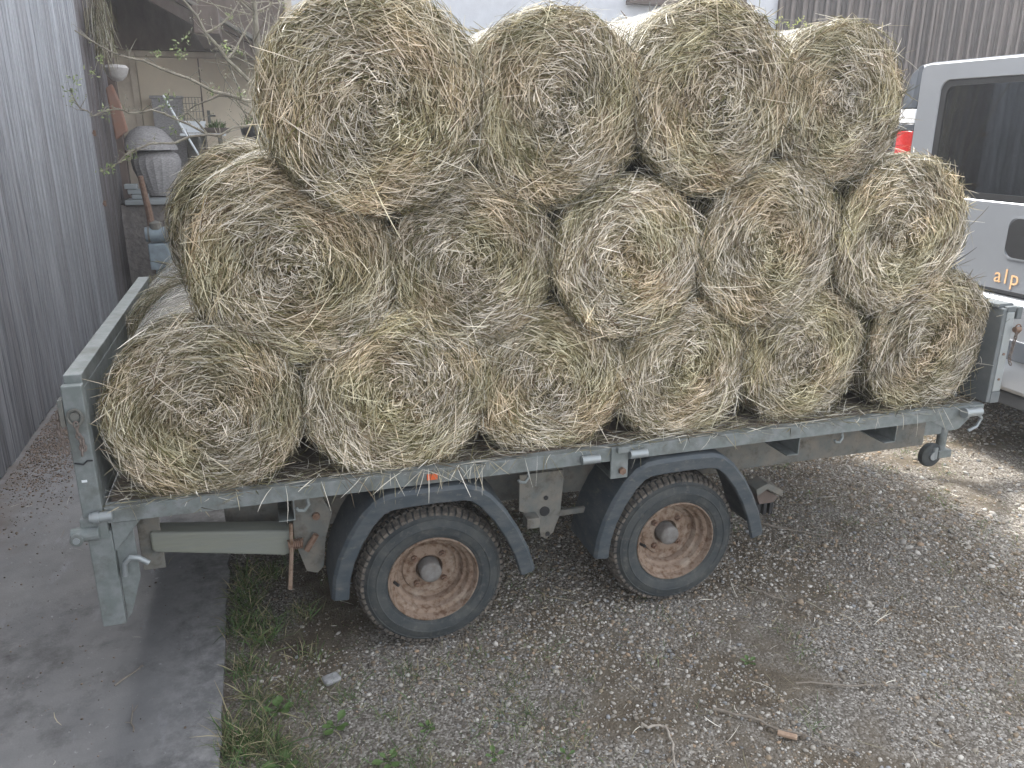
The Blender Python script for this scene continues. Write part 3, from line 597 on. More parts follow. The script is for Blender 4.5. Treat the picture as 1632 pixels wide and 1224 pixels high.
# headboard at the front
MB().box(3.742, 3.788, .0, .022, .84, 1.215).build('head_post', galv_l, T, bevel=.004)
for bx_ in ((3.740, 3.79, -.001, .024, 1.216, 1.240), (3.800, 3.83, .0, .05, 1.18, 1.236), (3.738, 3.79, -.001, .024, .785, .839)): MB().box(*bx_).build('post_cap', grey_pl, T, bevel=.003)
MB().box(3.742, 3.788, WY-.022, WY, .80, 1.24).build('head_post', galv_l, T, bevel=.004)
MB().box(3.715, 3.738, .0, WY, .79, 1.232).box(3.71, 3.80, .026, WY-.026, 1.233, 1.25).build('headboard', grey_pl, T, bevel=.003)
for z in (.90, 1.02): MB().tube([(3.765, -.004, z), (3.765, .0, z)], .006, 10).build('rivet', rust_d, T)
rgp = [(3.815+.018*math.cos(a), -.005, 1.135+.022*math.sin(a)) for a in np.linspace(0, 2*PI, 13)]
MB().tube(rgp, .003, 6).tube([(3.79, -.01, 1.135), (3.82, -.01, 1.135)], .013, 10).build('shackle', rust_d, T, smooth=True)
chain([(3.81,-.008,1.12), (3.805,-.006,1.06), (3.80,-.004,1.0), (3.815,-.004,.965)], r=.0028)
# mudguards
def mudguard(dx, ya, yb):
    path = [(.712,.315), (.722,.40), (.745,.48), (.785,.565), (.835,.64), (.885,.69), (.935,.712), (1.0,.718), (1.12,.720), (1.235,.716), (1.285,.70), (1.335,.66), (1.395,.585), (1.445,.50), (1.485,.41), (1.515,.31)]
    sg = 1 if yb > ya else -1
    prof = [(ya+.010*sg, .066), (ya, .060), (ya, .012), (ya+.014*sg, .0), (yb-.01*sg, 0), (yb, .01), (yb, .016), (ya+.018*sg, .006), (ya+.008*sg, .016), (ya+.008*sg, .060), (ya+.014*sg, .066)]
    q = MB(); vs = []; k = len(prof); c = Vector((1.11, .32))
    for i, p in enumerate(path):
        a = Vector(path[max(i-1, 0)]); b = Vector(path[min(i+1, len(path)-1)]); t = (b-a).normalized(); nrm = Vector((t.y, -t.x))  # points inwards
        if nrm.dot(c-Vector(p)) < 0: nrm = -nrm
        for (y, d) in prof: vs.append((p[0]+nrm.x*d+dx, y, p[1]+nrm.y*d))
    fs = [(i*k+j, i*k+(j+1) % k, (i+1)*k+(j+1) % k, (i+1)*k+j) for i in range(len(path)-1) for j in range(k)]
    fs += [tuple(range(k))[::-1], tuple(range((len(path)-1)*k, len(path)*k))]
    q.add(vs, fs); o = q.build('mudguard', guard, T, smooth=True, bevel=.002)
    o.data.update(); return o
for dx in (0, 1.055): mudguard(dx, -.03, .25); mudguard(dx, WY+.03, WY-.25)
# wheels
def make_wheel(cx, yo, sg):
    """yo: y of the outer sidewall, sg +1 when the wheel lies towards +y of it"""
    c = (cx, yo, .3); Y = lambda d: d*sg
    tp_ = [(.178,.012), (.183,.004), (.187,.003), (.189,.0), (.192,.0), (.194,-.003), (.20,-.005), (.224,-.008), (.226,-.011), (.229,-.011), (.231,-.008), (.25,-.005), (.258,-.001), (.260,-.003), (.263,-.002), (.265,.003), (.270,.006), (.280,.018), (.288,.030), (.292,.045), (.294,.10), (.292,.155), (.288,.17), (.268,.196), (.23,.206), (.186,.196), (.178,.188)]
    ty = MB().lathe([(a, Y(b)) for a, b in tp_], c, 1, 96).build('tyre', rubber, T, smooth=True)
    tr_ = MB(); NB = 64
    for k in range(NB):
        a = 2*PI*k/NB
        for row, (y0, y1, r0, r1, off) in enumerate(((.010,.042,.268,.296,0), (.048,.078,.288,.302,.5), (.084,.114,.288,.302,0), (.120,.150,.288,.302,.5), (.156,.188,.268,.296,0))):
            aa = a+off*2*PI/NB; w_ = .0100; sk = .15*(1 if row in (1, 3) else -.6)
            vs = []
            for (yy, rr_, ss) in ((y0, r0, -sk), (y1, r0 if row in (1,2,3) else (r1 if row == 0 else r0), sk)):
                rt = (.3005 if row in (1, 2, 3) else (.285 if (row == 0 and yy == y0) or (row == 4 and yy == y1) else .2985))
                for rad in (rr_-.012, rt):
                    for s2 in (-1, 1):
                        th = aa+(s2*w_+ss*.02)/rad
                        vs.append((cx+rad*math.cos(th), yo+Y(yy), .3+rad*math.sin(th)))
            tr_.add(vs, [(0,1,3,2), (4,6,7,5), (0,4,5,1), (2,3,7,6), (0,2,6,4), (1,5,7,3)])
    tr_.build('tread', tread_m, ty)
    rp = [(.182,.006), (.181,.000), (.177,-.001), (.174,.004), (.171,.020), (.167,.030), (.155,.034), (.151,.040), (.149,.060), (.143,.066), (.136,.068), (.133,.074), (.131,.100), (.124,.106), (.112,.106), (.106,.098), (.085,.097), (.056,.097), (.052,.104), (.050,.13), (.001,.13)]
    rm = MB().lathe([(a, Y(b)) for a, b in rp], c, 1, 72).build('rim', rust, T, smooth=True)
    MB().lathe([(.044,Y(.11)), (.044,Y(.060)), (.042,Y(.054)), (.036,Y(.050)), (.026,Y(.047)), (.013,Y(.0455)), (.0005,Y(.045))], c, 1, 32).build('hub_cap', hubm, rm, smooth=True)
    for k in range(4):
        a = R_(48+90*k); bx, bz = cx+.080*math.cos(a), .3+.080*math.sin(a)
        MB().tube([(bx, yo+Y(.10), bz), (bx, yo+Y(.082), bz)], .0135, 6).tube([(bx, yo+Y(.082), bz), (bx, yo+Y(.072), bz)], .008, 8).build('wheel_bolt', rust_d, rm)
    va = R_(182); MB().tube([(cx+.155*math.cos(va), yo+Y(.045), .3+.155*math.sin(va)), (cx+.140*math.cos(va), yo+Y(.008), .3+.140*math.sin(va))], .0065, 8).build('valve', blk, rm)
for cx in (1.1115, 2.1707): make_wheel(cx, .03, 1); make_wheel(cx, WY-.03, -1)

# ------------------------------------------------------------ HAY BALES
def make_bale(cx, cz, yf, Rr, D, seed, label, nface=7200, nside=2600, nback=500, sx=1.0, sz=1.0, wild=1.0, netvis=True, bulge=.016, warm=1.0):
    rng = np.random.default_rng(seed); b = thing('hay_bale', label, 'hay bale', (cx, yf+D/2, cz-Rr*sz), 'round hay bales stacked on the trailer')
    off = np.array(b.location); ctr = np.array([cx, 0, cz])
    p1, p2, p3, p4 = rng.uniform(0, 2*PI, 4)
    def rad(th): return Rr*(1+.018*np.sin(2*th+p1)+.014*np.sin(3*th+p2)+.010*np.sin(5*th+p3))
    def pos(rf, th, y):
        rr = rad(th)*rf; return np.stack([cx+rr*np.cos(th)*sx, y, cz+rr*np.sin(th)*sz], 1)
    def yface(rf, th): return yf-bulge*(1-np.minimum(rf, 1)**2)+.05*np.clip(rf-.80, 0, 1)**1.0*1.2+.010*np.sin(7*rf+2*th+p4)+.006*np.sin(5*th+9*rf)
    # core
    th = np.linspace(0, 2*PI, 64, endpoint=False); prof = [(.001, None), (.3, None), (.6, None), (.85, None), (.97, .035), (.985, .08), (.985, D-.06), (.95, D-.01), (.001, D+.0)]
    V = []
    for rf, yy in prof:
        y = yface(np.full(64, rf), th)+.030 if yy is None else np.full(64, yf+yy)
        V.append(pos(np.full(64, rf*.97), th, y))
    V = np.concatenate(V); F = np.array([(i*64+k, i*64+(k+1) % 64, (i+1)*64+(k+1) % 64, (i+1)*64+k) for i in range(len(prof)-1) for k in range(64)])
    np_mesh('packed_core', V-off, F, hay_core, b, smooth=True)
    ac = Acc()
    # spiral face strands
    def face(n_, lo, hi, wlo, whi, jit, dlo, dhi, w=None, rmin=0):
        rf = np.sqrt(rng.uniform(rmin, 1, n_))*.97; th = rng.uniform(0, 2*PI, n_)
        y = yface(rf, th)-rng.uniform(dlo, dhi, n_)
        P = pos(rf, th, y); rr = rad(th)*rf
        rh = np.stack([np.cos(th), np.zeros(n_), np.sin(th)], 1); tg = np.stack([-np.sin(th), np.zeros(n_), np.cos(th)], 1)
        sw = .20*np.sin(3.5*P[:, 0]/Rr+p1+2*np.sin(3*P[:, 2]/Rr+p2))
        a = rng.normal(0, 1, n_)*jit*(1+.9*np.exp(-(rf/.28)**2)*2)+sw+.12
        sgn = rng.choice([-1, 1], n_)
        Tn = (tg*np.cos(a)[:, None]+rh*np.sin(a)[:, None])*sgn[:, None]+np.array([0, -1, 0])*rng.normal(.02, .10, n_)[:, None]
        L = rng.uniform(lo, hi, n_)*np.clip(.45+rf, .5, 1.2)
        B = -rh*(np.minimum(L*L/(2*np.maximum(rr, .06)), L*.35)*rng.uniform(.0, .95, n_))[:, None]+rng.normal(0, .10, (n_, 3))*(L*L)[:, None]*3.5
        P = P-unit(Tn)*(L*.5)[:, None]-B*.25
        V, F, k = ribbons(rng, P, Tn, L, rng.uniform(wlo, whi, n_), B, np.tile([0, -1., 0], (n_, 1)))
        cl = (.80+.42*(np.sin(5*P[:, 0]/Rr+p3)*np.sin(6*P[:, 2]/Rr+p4)*.5+.5))[:, None]*tint_field(P, Rr, (p1, p2, p3, p4))
        c = straw_cols(rng, n_, k, w, cl*warm); ac.add(V, F, c)
    face(int(nface*.60), .05, .12, .0020, .0038, .24*wild, -.018, -.004, [.24,.12,.01,.16,.16,.30,.03,.0])  # deepest layer weighted dark, occlusion between strands put into the colour
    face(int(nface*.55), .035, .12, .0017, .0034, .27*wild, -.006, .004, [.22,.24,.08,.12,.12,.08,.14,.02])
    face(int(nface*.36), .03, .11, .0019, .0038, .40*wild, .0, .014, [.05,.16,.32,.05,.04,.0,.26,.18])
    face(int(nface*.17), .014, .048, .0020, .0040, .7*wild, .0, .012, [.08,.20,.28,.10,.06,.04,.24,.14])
    face(int(55*nface/7200), .08, .22, .0022, .0040, 1.2, .006, .018, [0,.15,.4,.05,0,0,.2,.25])
    # side strands: hairy near both ends, pressed flat under the net in between
    def side(n_, y0, y1, lo, hi, jit, lift, w=None, wd=(.002, .0042), out=0.0, fly=.0):
        th = rng.uniform(0, 2*PI, n_); y = yf+rng.uniform(y0, y1, n_); P = pos(np.full(n_, 1.0), th, y)
        rh = np.stack([np.cos(th), np.zeros(n_), np.sin(th)], 1); tg = np.stack([-np.sin(th), np.zeros(n_), np.cos(th)], 1)
        P = P+rh*rng.uniform(-.012, lift, n_)[:, None]; a = rng.normal(0, jit, n_); sgn = rng.choice([-1, 1], n_)
        Tn = (tg*np.cos(a)[:, None]+np.array([0, 1., 0])*np.sin(a)[:, None])*sgn[:, None]+rh*np.abs(rng.normal(out, fly, n_))[:, None]
        L = rng.uniform(lo, hi, n_); B = -rh*(L*L/(2*Rr)*rng.uniform(.3, 1.1, n_))[:, None]+rng.normal(0, .006+fly*.02, (n_, 3))
        V, F, k = ribbons(rng, P, Tn, L, rng.uniform(*wd, n_), B, rh); ac.add(V, F, straw_cols(rng, n_, k, w)*warm)
    side(int(nside*.42), .0, .15, .05, .16, .5, .010)
    side(int(nside*.12), .0, .12, .05, .17, .9, .016, [.1,.25,.25,.05,.05,.0,.25,.1], out=.04, fly=.12)
    side(int(nside*.26), .14, D-.10, .03, .09, .7, .002, [.05,.18,.34,.03,.03,.04,.25,.25])
    side(int(nside*.20), D-.14, D, .05, .16, .7, .012, out=.05, fly=.15)
    # fly-aways round the rim
    nf = int(150*wild); th = rng.uniform(0, 2*PI, nf); P = pos(np.full(nf, .97), th, yf+rng.uniform(-.01, .05, nf))
    rh = np.stack([np.cos(th), np.zeros(nf), np.sin(th)], 1); tg = np.stack([-np.sin(th), np.zeros(nf), np.cos(th)], 1)
    Tn = tg*(rng.choice([-1, 1], nf)*rng.uniform(.5, 1.2, nf))[:, None]+rh*rng.uniform(.02, .60, nf)[:, None]+np.array([0, -1, 0])*rng.normal(.1, .25, nf)[:, None]
    L = rng.uniform(.03, .095, nf); V, F, k = ribbons(rng, P, Tn, L, rng.uniform(.0016, .0034, nf), rng.normal(0, .014, (nf, 3))-rh*.012-np.array([0, 0, .012]), rh)
    ac.add(V, F, straw_cols(rng, nf, k, [.05,.25,.3,.05,.05,.0,.25,.15])*warm)
    # rear face, thin cover
    if nback:
        rf = np.sqrt(rng.uniform(0, 1, nback)); th = rng.uniform(0, 2*PI, nback); P = pos(rf, th, np.full(nback, yf+D+.006))
        tg = np.stack([-np.sin(th), np.zeros(nback), np.cos(th)], 1); V, F, k = ribbons(rng, P, tg+rng.normal(0, .4, (nback, 3))*[1, .2, 1], rng.uniform(.08, .18, nback), rng.uniform(.004, .007, nback), rng.normal(0, .01, (nback, 3)), np.tile([0, 1., 0], (nback, 1))); ac.add(V, F, straw_cols(rng, nback, k))
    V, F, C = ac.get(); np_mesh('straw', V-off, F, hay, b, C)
    # net wrap: rings round the bale and zigzag threads between them
    V = []; F = []; nb = 0; ys_ = np.arange(.13, D-.10, .024); S_ = 72; tt = np.linspace(0, 2*PI, S_+1)
    def strip(th, y, wd):
        nonlocal nb
        rj = 1.0+rng.normal(0, .004, len(th))+.010; a = pos(rj, th, y-wd/2); b2 = pos(rj, th, y+wd/2); q = np.empty((2*len(th), 3)); q[0::2] = a; q[1::2] = b2
        V.append(q); i = np.arange(len(th)-1)*2+nb; F.append(np.stack([i, i+1, i+3, i+2], 1)); nb += len(q)
    for y in ys_: strip(tt, np.full(S_+1, yf+y)+rng.normal(0, .002, S_+1), .0016)
    for y in ys_:
        for ph in (0, 1):
            t2 = np.linspace(0, 2*PI, 91); strip(t2, yf+y+.012+.012*np.where((np.arange(91)+ph) % 2 == 0, 1, -1)+rng.normal(0, .0015, 91), .0017)
    np_mesh('net_wrap', np.concatenate(V)-off, np.concatenate(F), netm, b)
    return b
ords = ['leftmost', 'second', 'third', 'fourth', 'fifth', 'rightmost']
FR = 64
SHR = 1.03
row1 = [(.345,1.062,.05,.315), (1.005,1.066,.07,.325), (1.60,1.055,.09,.305), (2.185,1.045,.10,.295), (2.765,1.062,.11,.300), (3.405,1.078,.08,.325)]
row2 = [(.675,1.555,.06,.335), (1.30,1.535,.07,.300), (1.90,1.52,.06,.300), (2.53,1.545,.08,.325), (3.165,1.565,.08,.325)]
row3 = [(.965,2.065,.00,.345), (1.60,2.055,.06,.320), (2.205,2.10,.05,.325), (2.775,2.085,.07,.284)]
nm = {6: ['leftmost', 'second from left', 'third from left', 'fourth from left', 'fifth from left', 'rightmost'], 5: ['leftmost', 'second from left', 'middle', 'fourth from left', 'rightmost'], 4: ['leftmost', 'second from left', 'third from left', 'rightmost']}
sd_ = 100
for row, rn, where in ((row1, 'bottom', 'standing on the trailer deck'), (row2, 'middle', 'resting on the bottom bales'), (row3, 'top', 'on top of the stack')):
    for i, (x, z, y, rr) in enumerate(row):
        sd_ += 1
        make_bale(x, z, y, rr*SHR, .86, sd_, f'{nm[len(row)][i]} front hay bale of the {rn} row, {where}', wild=1.15 if rn == 'top' else 1.0, warm=[1.0, .90, 1.08, .96, 1.04, .92, 1.1][(sd_*5) % 7], sz=1.0 if rn != 'bottom' else .985)
# the second layer, behind
for row, rn in ((row1, 'bottom'), (row2, 'middle'), (row3, 'top')):
    for i, (x, z, y, rr) in enumerate(row):
        sd_ += 1; vis = (i == 0)
        dx = {('bottom', 0): -.07, ('middle', 0): -.13, ('top', 0): .03}.get((rn, i), .02)
        if rn != 'top' and 0 < i < len(row)-1: 
            if rn == 'bottom': continue
        make_bale(x+dx, z-(.0 if i else .01)+(.02 if (rn, i) == ('middle', 0) else 0), .98, rr-.005+(.02 if (rn, i) == ('middle', 0) else 0), .86, sd_, f'rear hay bale behind the {nm[len(row)][i]} bale of the {rn} row', nface=1200 if not vis else 2600, nside=1500 if not vis else 2600, nback=200)

# loose straw along the deck edge, hanging over the rail, and on the ground
rng = np.random.default_rng(55); ac = Acc()
nn = 3600; P = np.c_[rng.uniform(.03, 3.66, nn), rng.beta(1.2, 2.2, nn)*.30+.002, np.full(nn, .778)+rng.uniform(0, .02, nn)]
dens = vnoise(P[:, 0], P[:, 1], 5, 4); keep = dens > .25; P = P[keep]; nn = len(P)
V, F, k = ribbons(rng, P, np.c_[rng.normal(0, 1, nn), rng.normal(0, .45, nn), rng.normal(.03, .12, nn)], rng.uniform(.03, .12, nn), rng.uniform(.0018, .0038, nn), np.c_[rng.normal(0, .01, (nn, 2)), -rng.uniform(.0, .008, nn)], np.tile([0, 0, 1.], (nn, 1)))
V[:, 2] = np.maximum(V[:, 2], .7735); ac.add(V, F, straw_cols(rng, nn, k, [.15,.3,.2,.12,.05,.08,.2,.03]))
nn = 90; xs = np.concatenate([rng.normal(1.15, .25, 60), rng.uniform(0, 3.6, 30)]); P = np.c_[xs, np.full(nn, -.004), np.full(nn, .792)]
V, F, k = ribbons(rng, P, np.c_[rng.normal(0, .5, nn), -rng.uniform(.2, .6, nn), -rng.uniform(.3, 1, nn)], rng.uniform(.03, .12, nn), rng.uniform(.0018, .0034, nn), np.c_[rng.normal(0, .02, nn), rng.uniform(0, .01, nn), -rng.uniform(.01, .03, nn)], np.tile([0, -1., 0], (nn, 1)))
V[:, 1] = np.minimum(V[:, 1], -.004); ac.add(V, F, straw_cols(rng, nn, k, [0,.3,.3,.05,0,0,.2,.1]))
V, F, C = ac.get(); o = np_mesh('loose_straw', V, F, hay, None, C); props(o, 'loose straw scattered along the trailer deck edge', 'straw', kind='stuff')

ac = Acc(); nn = 1300; P = np.c_[rng.uniform(-.9, 5.5, nn), rng.uniform(-1.5, 3.0, nn), np.full(nn, .012)]
P = P[(P[:, 0] > .32) | (rng.random(nn) < .10)]; nn = len(P); P[:, 2] = np.where(P[:, 0] < .30, .028, .014)
V, F, k = ribbons(rng, P, np.c_[rng.normal(0, 1, (nn, 2)), np.abs(rng.normal(.0, .05, nn))], rng.uniform(.02, .13, nn)*rng.uniform(.4, 1, nn), rng.uniform(.0018, .0036, nn), np.c_[rng.normal(0, .015, (nn, 2)), np.zeros(nn)], np.tile([0, 0, 1.], (nn, 1)))
V[:, 2] = np.maximum(V[:, 2], np.where(V[:, 0] < .30, .0245, .006)); ac.add(V, F, straw_cols(rng, nn, k, [0,.3,.3,.1,0,.05,.2,.15]))
nn = 9500; P = np.c_[rng.uniform(.34, 6, nn), rng.uniform(-1.5, 3.0, nn), np.full(nn, .012)]; P = P[vnoise(P[:, 0], P[:, 1], 2.2, 61)+rng.uniform(-.2, .2, nn) > .45]; nn = len(P)
V, F, k = ribbons(rng, P, np.c_[rng.normal(0, 1, (nn, 2)), rng.normal(.0, .12, nn)], rng.uniform(.006, .04, nn), rng.uniform(.0014, .004, nn), np.c_[rng.normal(0, .004, (nn, 2)), np.zeros(nn)], np.tile([0, 0, 1.], (nn, 1)))
V[:, 2] = np.maximum(V[:, 2], .004); ac.add(V, F, straw_cols(rng, nn, k, [.1,.3,.14,.2,0,.12,.2,.06])*.8)
V, F, C = ac.get(); o = np_mesh('scattered_straw', V, F, hay, None, C); props(o, 'stray straws scattered over the gravel and concrete', 'straw', kind='stuff')

# ------------------------------------------------------------ gravel stones
rng = np.random.default_rng(77)
iv, iff = ico()
def stones(n_, xr, yr, smin, smax, seed, mask=True):
    rng = np.random.default_rng(seed); x = rng.uniform(*xr, n_); y = rng.uniform(*yr, n_)
    # gravel bare and earthy where the noise is low, near the slab most of all
    d = .55*vnoise(x, y, 1.6, 8)+.45*vnoise(x+9, y, 5, 9)+np.clip((x-1.3)*.10, -.22, .15)
    keep = (d+rng.uniform(-.16, .16, n_) > .485) if mask else np.ones(n_, bool)
    edge_ok = x > .33; keep &= edge_ok; x, y = x[keep], y[keep]; n_ = len(x)
    s = smin*np.exp(rng.exponential(.42, n_)); s = np.minimum(s, smax)
    a = rng.uniform(0, 2*PI, n_); sc = np.stack([s*rng.uniform(.8, 1.4, n_), s*rng.uniform(.7, 1.1, n_), s*rng.uniform(.45, .8, n_)], 1)
    V = iv[None]*(1+rng.normal(0, .13, (n_, 12, 1))); V = V*sc[:, None]
    tl_ = rng.normal(0, .25, n_); X = V[..., 0]*np.cos(a)[:, None]-V[..., 1]*np.sin(a)[:, None]; Y = V[..., 0]*np.sin(a)[:, None]+V[..., 1]*np.cos(a)[:, None]; Z = V[..., 2]+tl_[:, None]*X
    V = np.stack([X+x[:, None], Y+y[:, None], Z+(sc[:, 2]*rng.uniform(-.1, .6, n_))[:, None]], 2).reshape(-1, 3)
    F = (iff[None]+(np.arange(n_)*12)[:, None, None]).reshape(-1, 3)
    pal = np.array([[.26,.235,.20], [.36,.335,.295], [.46,.435,.40], [.18,.152,.12], [.30,.24,.175], [.56,.54,.50], [.27,.275,.28], [.36,.27,.19]])
    c = pal[rng.choice(8, n_, p=[.22,.20,.13,.16,.14,.055,.06,.035])]*rng.uniform(.75, 1.2, (n_, 1))
    return V, F, np.repeat(c, 12, axis=0)
ac = Acc()
ac.add(*stones(110000, (.3, 4.2), (-1.7, 1.3), .0027, .010, 1)); ac.add(*stones(52000, (.9, 7.5), (1.2, 4.0), .0042, .013, 2)); ac.add(*stones(16000, (3.6, 9), (-1.6, 1.6), .005, .016, 4)); ac.add(*stones(420, (.6, 5), (-1.5, 2.4), .008, .017, 3))
V, F, C = ac.get(); o = np_mesh('gravel', V, F, stonem, None, C, smooth=True); props(o, 'grey crushed gravel spread over the yard', 'gravel', kind='stuff')
# debris crumbs on the concrete by the barn
def crumbs(n_, cx, cy, sx_, sy_, s0):
    x = rng.normal(cx, sx_, n_); y = rng.normal(cy, sy_, n_); k_ = (x > -.97) & (x < .2); x, y = x[k_], y[k_]; n_ = len(x); s = np.minimum(s0*np.exp(rng.exponential(.4, n_)), s0*3)
    V = (iv[None]*(1+rng.normal(0, .15, (n_, 12, 1)))*np.stack([s, s, s*.6], 1)[:, None]+np.stack([x, y, np.full(n_, .024)], 1)[:, None]).reshape(-1, 3)
    return V, (iff[None]+(np.arange(n_)*12)[:, None, None]).reshape(-1, 3), np.repeat(np.array([[.13,.10,.08]])*rng.uniform(.5, 2.2, (n_, 1)), 12, axis=0)
ac = Acc(); ac.add(*crumbs(9000, -.80, 3.1, .17, .6, .0026)); ac.add(*crumbs(260, -.3, .6, .4, .7, .0018)); V, F, C = ac.get()
o = np_mesh('debris', V, F, stonem, None, C, smooth=True); props(o, 'brown crumbs of soil and bark on the concrete by the barn', 'debris', kind='stuff')

# ------------------------------------------------------------ grass
def blades(P, hmin, hmax, wmin, wmax, lean, cols, rng):
    nn = len(P); T_ = np.c_[rng.normal(0, lean, (nn, 2)), np.ones(nn)]; L = rng.uniform(hmin, hmax, nn)
    V, F, k = ribbons(rng, P, T_, L, rng.uniform(wmin, wmax, nn), np.c_[rng.normal(0, .35, (nn, 2))*L[:, None], -rng.uniform(0, .3, nn)*L], rng.normal(0, 1, (nn, 3)), taper=.15)
    return V, F, np.repeat(np.array(cols)[rng.integers(len(cols), size=nn)]*rng.uniform(.7, 1.3, (nn, 1)), k, axis=0)
GC = [(.085,.155,.045), (.11,.19,.06), (.07,.12,.04), (.16,.20,.08), (.26,.24,.13), (.36,.31,.19)]
ac = Acc()
cl = rng.uniform(0, 1, (46, 2)); CX = .32+np.abs(rng.normal(0, .17, 46)); CY = rng.uniform(-.62, .95, 46)
for i in range(46):
    nn = rng.integers(12, 85); P = np.c_[CX[i]+rng.normal(0, .028, nn), CY[i]+rng.normal(0, .035, nn), np.zeros(nn)]; P[:, 0] = np.maximum(P[:, 0], .31); ac.add(*blades(P, .04, .12, .0022, .0046, .5, GC, rng))
for i in range(190):
    x0, y0 = .40+rng.beta(1.1, 2.2)*1.5, rng.uniform(-.85, -.08)
    if rng.random() < .40: x0, y0 = rng.uniform(1.3, 4.5), rng.uniform(-1.2, 1.2)
    nn = rng.integers(8, 40); P = np.c_[x0+rng.normal(0, .035, nn), y0+rng.normal(0, .035, nn), np.zeros(nn)]; ac.add(*blades(P, .02, .065, .0015, .003, .6, GC, rng))
# short mossy grass in patches across the yard
nn = 52000; x = rng.uniform(.33, 8, nn); y = rng.uniform(-1.5, 5, nn); d = .6*vnoise(x, y, 2.0, 31)+.4*vnoise(x, y, 7, 32); kp = d+rng.uniform(-.06, .06, nn) > .555; P = np.c_[x[kp], y[kp], np.full(kp.sum(), .002)]
ac.add(*blades(P, .008, .028, .0014, .0028, .9, GC+[(.15,.13,.05)], rng))
V, F, C = ac.get(); o = np_mesh('grass', V, F, grassm, None, C); props(o, 'short grass and moss in the gravel and along the slab edge', 'grass', kind='stuff')
# leafy weeds
def weed(x, y, s, nl, label, big=False):
    rgw = np.random.default_rng(int(abs(x*1000)+abs(y*77))); q = MB()
    for i in range(nl):
        a = 2*PI*i/nl+rgw.uniform(-.4, .4); L_ = s*rgw.uniform(.7, 1.2); wd = L_*.30; up = rgw.uniform(.3, .8); cs, sn = math.cos(a), math.sin(a)
        st_ = [(0, .0), (.35, .15), (.6, .8), (.8, 1), (1.0, .6), (1.12, .0)]; vs = []
        for t_, ww in st_:
            z = .008+L_*t_*up*(1-.35*t_); d_ = L_*t_
            for s2 in (-1, 0, 1): vs.append((x+cs*d_-sn*wd*ww*s2, y+sn*d_+cs*wd*ww*s2, z-abs(s2)*-.004))
        q.add(vs, [(r_*3+c_, r_*3+c_+1, r_*3+c_+4, r_*3+c_+3) for r_ in range(5) for c_ in range(2)])
    o = q.build('weed', weedm, smooth=True); return props(o, label, 'weed', 'broad leaved weeds')
weedm = mat('weed_leaf', (.09,.16,.045), .55, 0, col2=(.13,.20,.07), nscale=30, trans=.25)
for x, y, s, nl, lb in ((.50,-.47,.06,7,'leafy weed at the slab edge, largest of the weeds'), (.68,-.34,.045,6,'leafy weed right of the slab edge among dry stalks'), (.49,-.20,.05,6,'leafy weed at the slab edge nearest the rear mudguard'), (1.17,-.63,.035,4,'small round leafed weed at the bottom centre of the gravel'),
                        (1.40,-.70,.028,3,'tiny two leafed seedling in the bare dirt'), (.83,-.55,.045,6,'leafy weed in the dirt below the rear wheel'), (.98,-.44,.03,5,'small weed beside pale gravel below the rear wheel'), (2.25,-.45,.028,5,'small weed amid the gravel right of the bleached stick')):
    weed(x, y, s, nl, lb)
# sticks and chips
def stick(pts, r0, mt, name, label):
    rs = np.random.default_rng(len(label)*7+int(pts[0][0]*100)); fine = []
    for a, b in zip(pts, pts[1:]):
        for t_ in (0, .33, .66): fine.append(Vector(a).lerp(Vector(b), t_)+Vector((*rs.normal(0, .0045, 2), rs.uniform(0, .004))))
    pts = fine+[Vector(pts[-1])]; q = MB(); n_ = len(pts); q.tube(pts, [r0*(1-.6*i/(n_-1))*rs.uniform(.75, 1.2) for i in range(n_)], 7)
    for i in (n_//3, 2*n_//3): q.tube([pts[i], pts[i]+Vector((rs.normal(0, .03), rs.normal(0, .03), .008))], [r0*.4, .001], 5)
    return props(q.build(name, mt, smooth=True), label, 'stick')
stick([(1.69,-.645,.012), (1.73,-.66,.016), (1.775,-.68,.02), (1.755,-.76,.014), (1.73,-.83,.012), (1.70,-.93,.01)], .006, twigp, 'bleached_stick', 'bleached crooked stick at the bottom centre')
stick([(1.98,-.64,.012), (2.08,-.72,.016), (2.14,-.80,.014), (2.22,-.87,.016), (2.33,-.98,.012)], .005, twigm, 'dead_twig', 'dark bent twig at the bottom right of centre')
stick([(2.35,-.60,.010), (2.55,-.68,.016), (2.72,-.74,.012)], .004, twigm, 'dead_twig', 'thin dark twig lying right of the wood chip')
stick([(2.55,.02,.012), (2.60,-.06,.016), (2.66,-.13,.012)], .007, twigm, 'dead_twig', 'short dark twig in the middle of the gravel')
stick([(2.95,.55,.012), (3.07,.42,.016), (3.2,.33,.012)], .006, twigm, 'dead_twig', 'dark twig lying ahead of the front wheel')
stick([(-.08,.10,.026), (-.02,.16,.028), (0,.2,.026)], .0035, twigm, 'dead_twig', 'small dark twig on the concrete, farther one')
stick([(.02,-.18,.026), (.0,-.10,.027), (.012,-.04,.026)], .0035, twigm, 'dead_twig', 'small dark twig on the concrete, nearer one')
props(MB().box(2.12, 2.185, -.845, -.825, .012, .024, rot=Matrix.Rotation(R_(-38), 3, 'Z')).build('wood_chip', mat('fresh_chip', (.42,.31,.22), .8, col2=(.3,.2,.14), nscale=40), bevel=.003), 'tan wood chip lying against the dark bent twig', 'wood chip')
props(MB().box(.655, .72, -.10, -.05, .0, .022, rot=Matrix.Rotation(R_(20), 3, 'Z')).build('pale_rubble', mat('pale_rubble', (.38,.38,.38), .95, col2=(.2,.2,.2), nscale=40, bump=1, bscale=60), bevel=.009), 'flat pale lump of rubble left below the rear wheel', 'rubble')

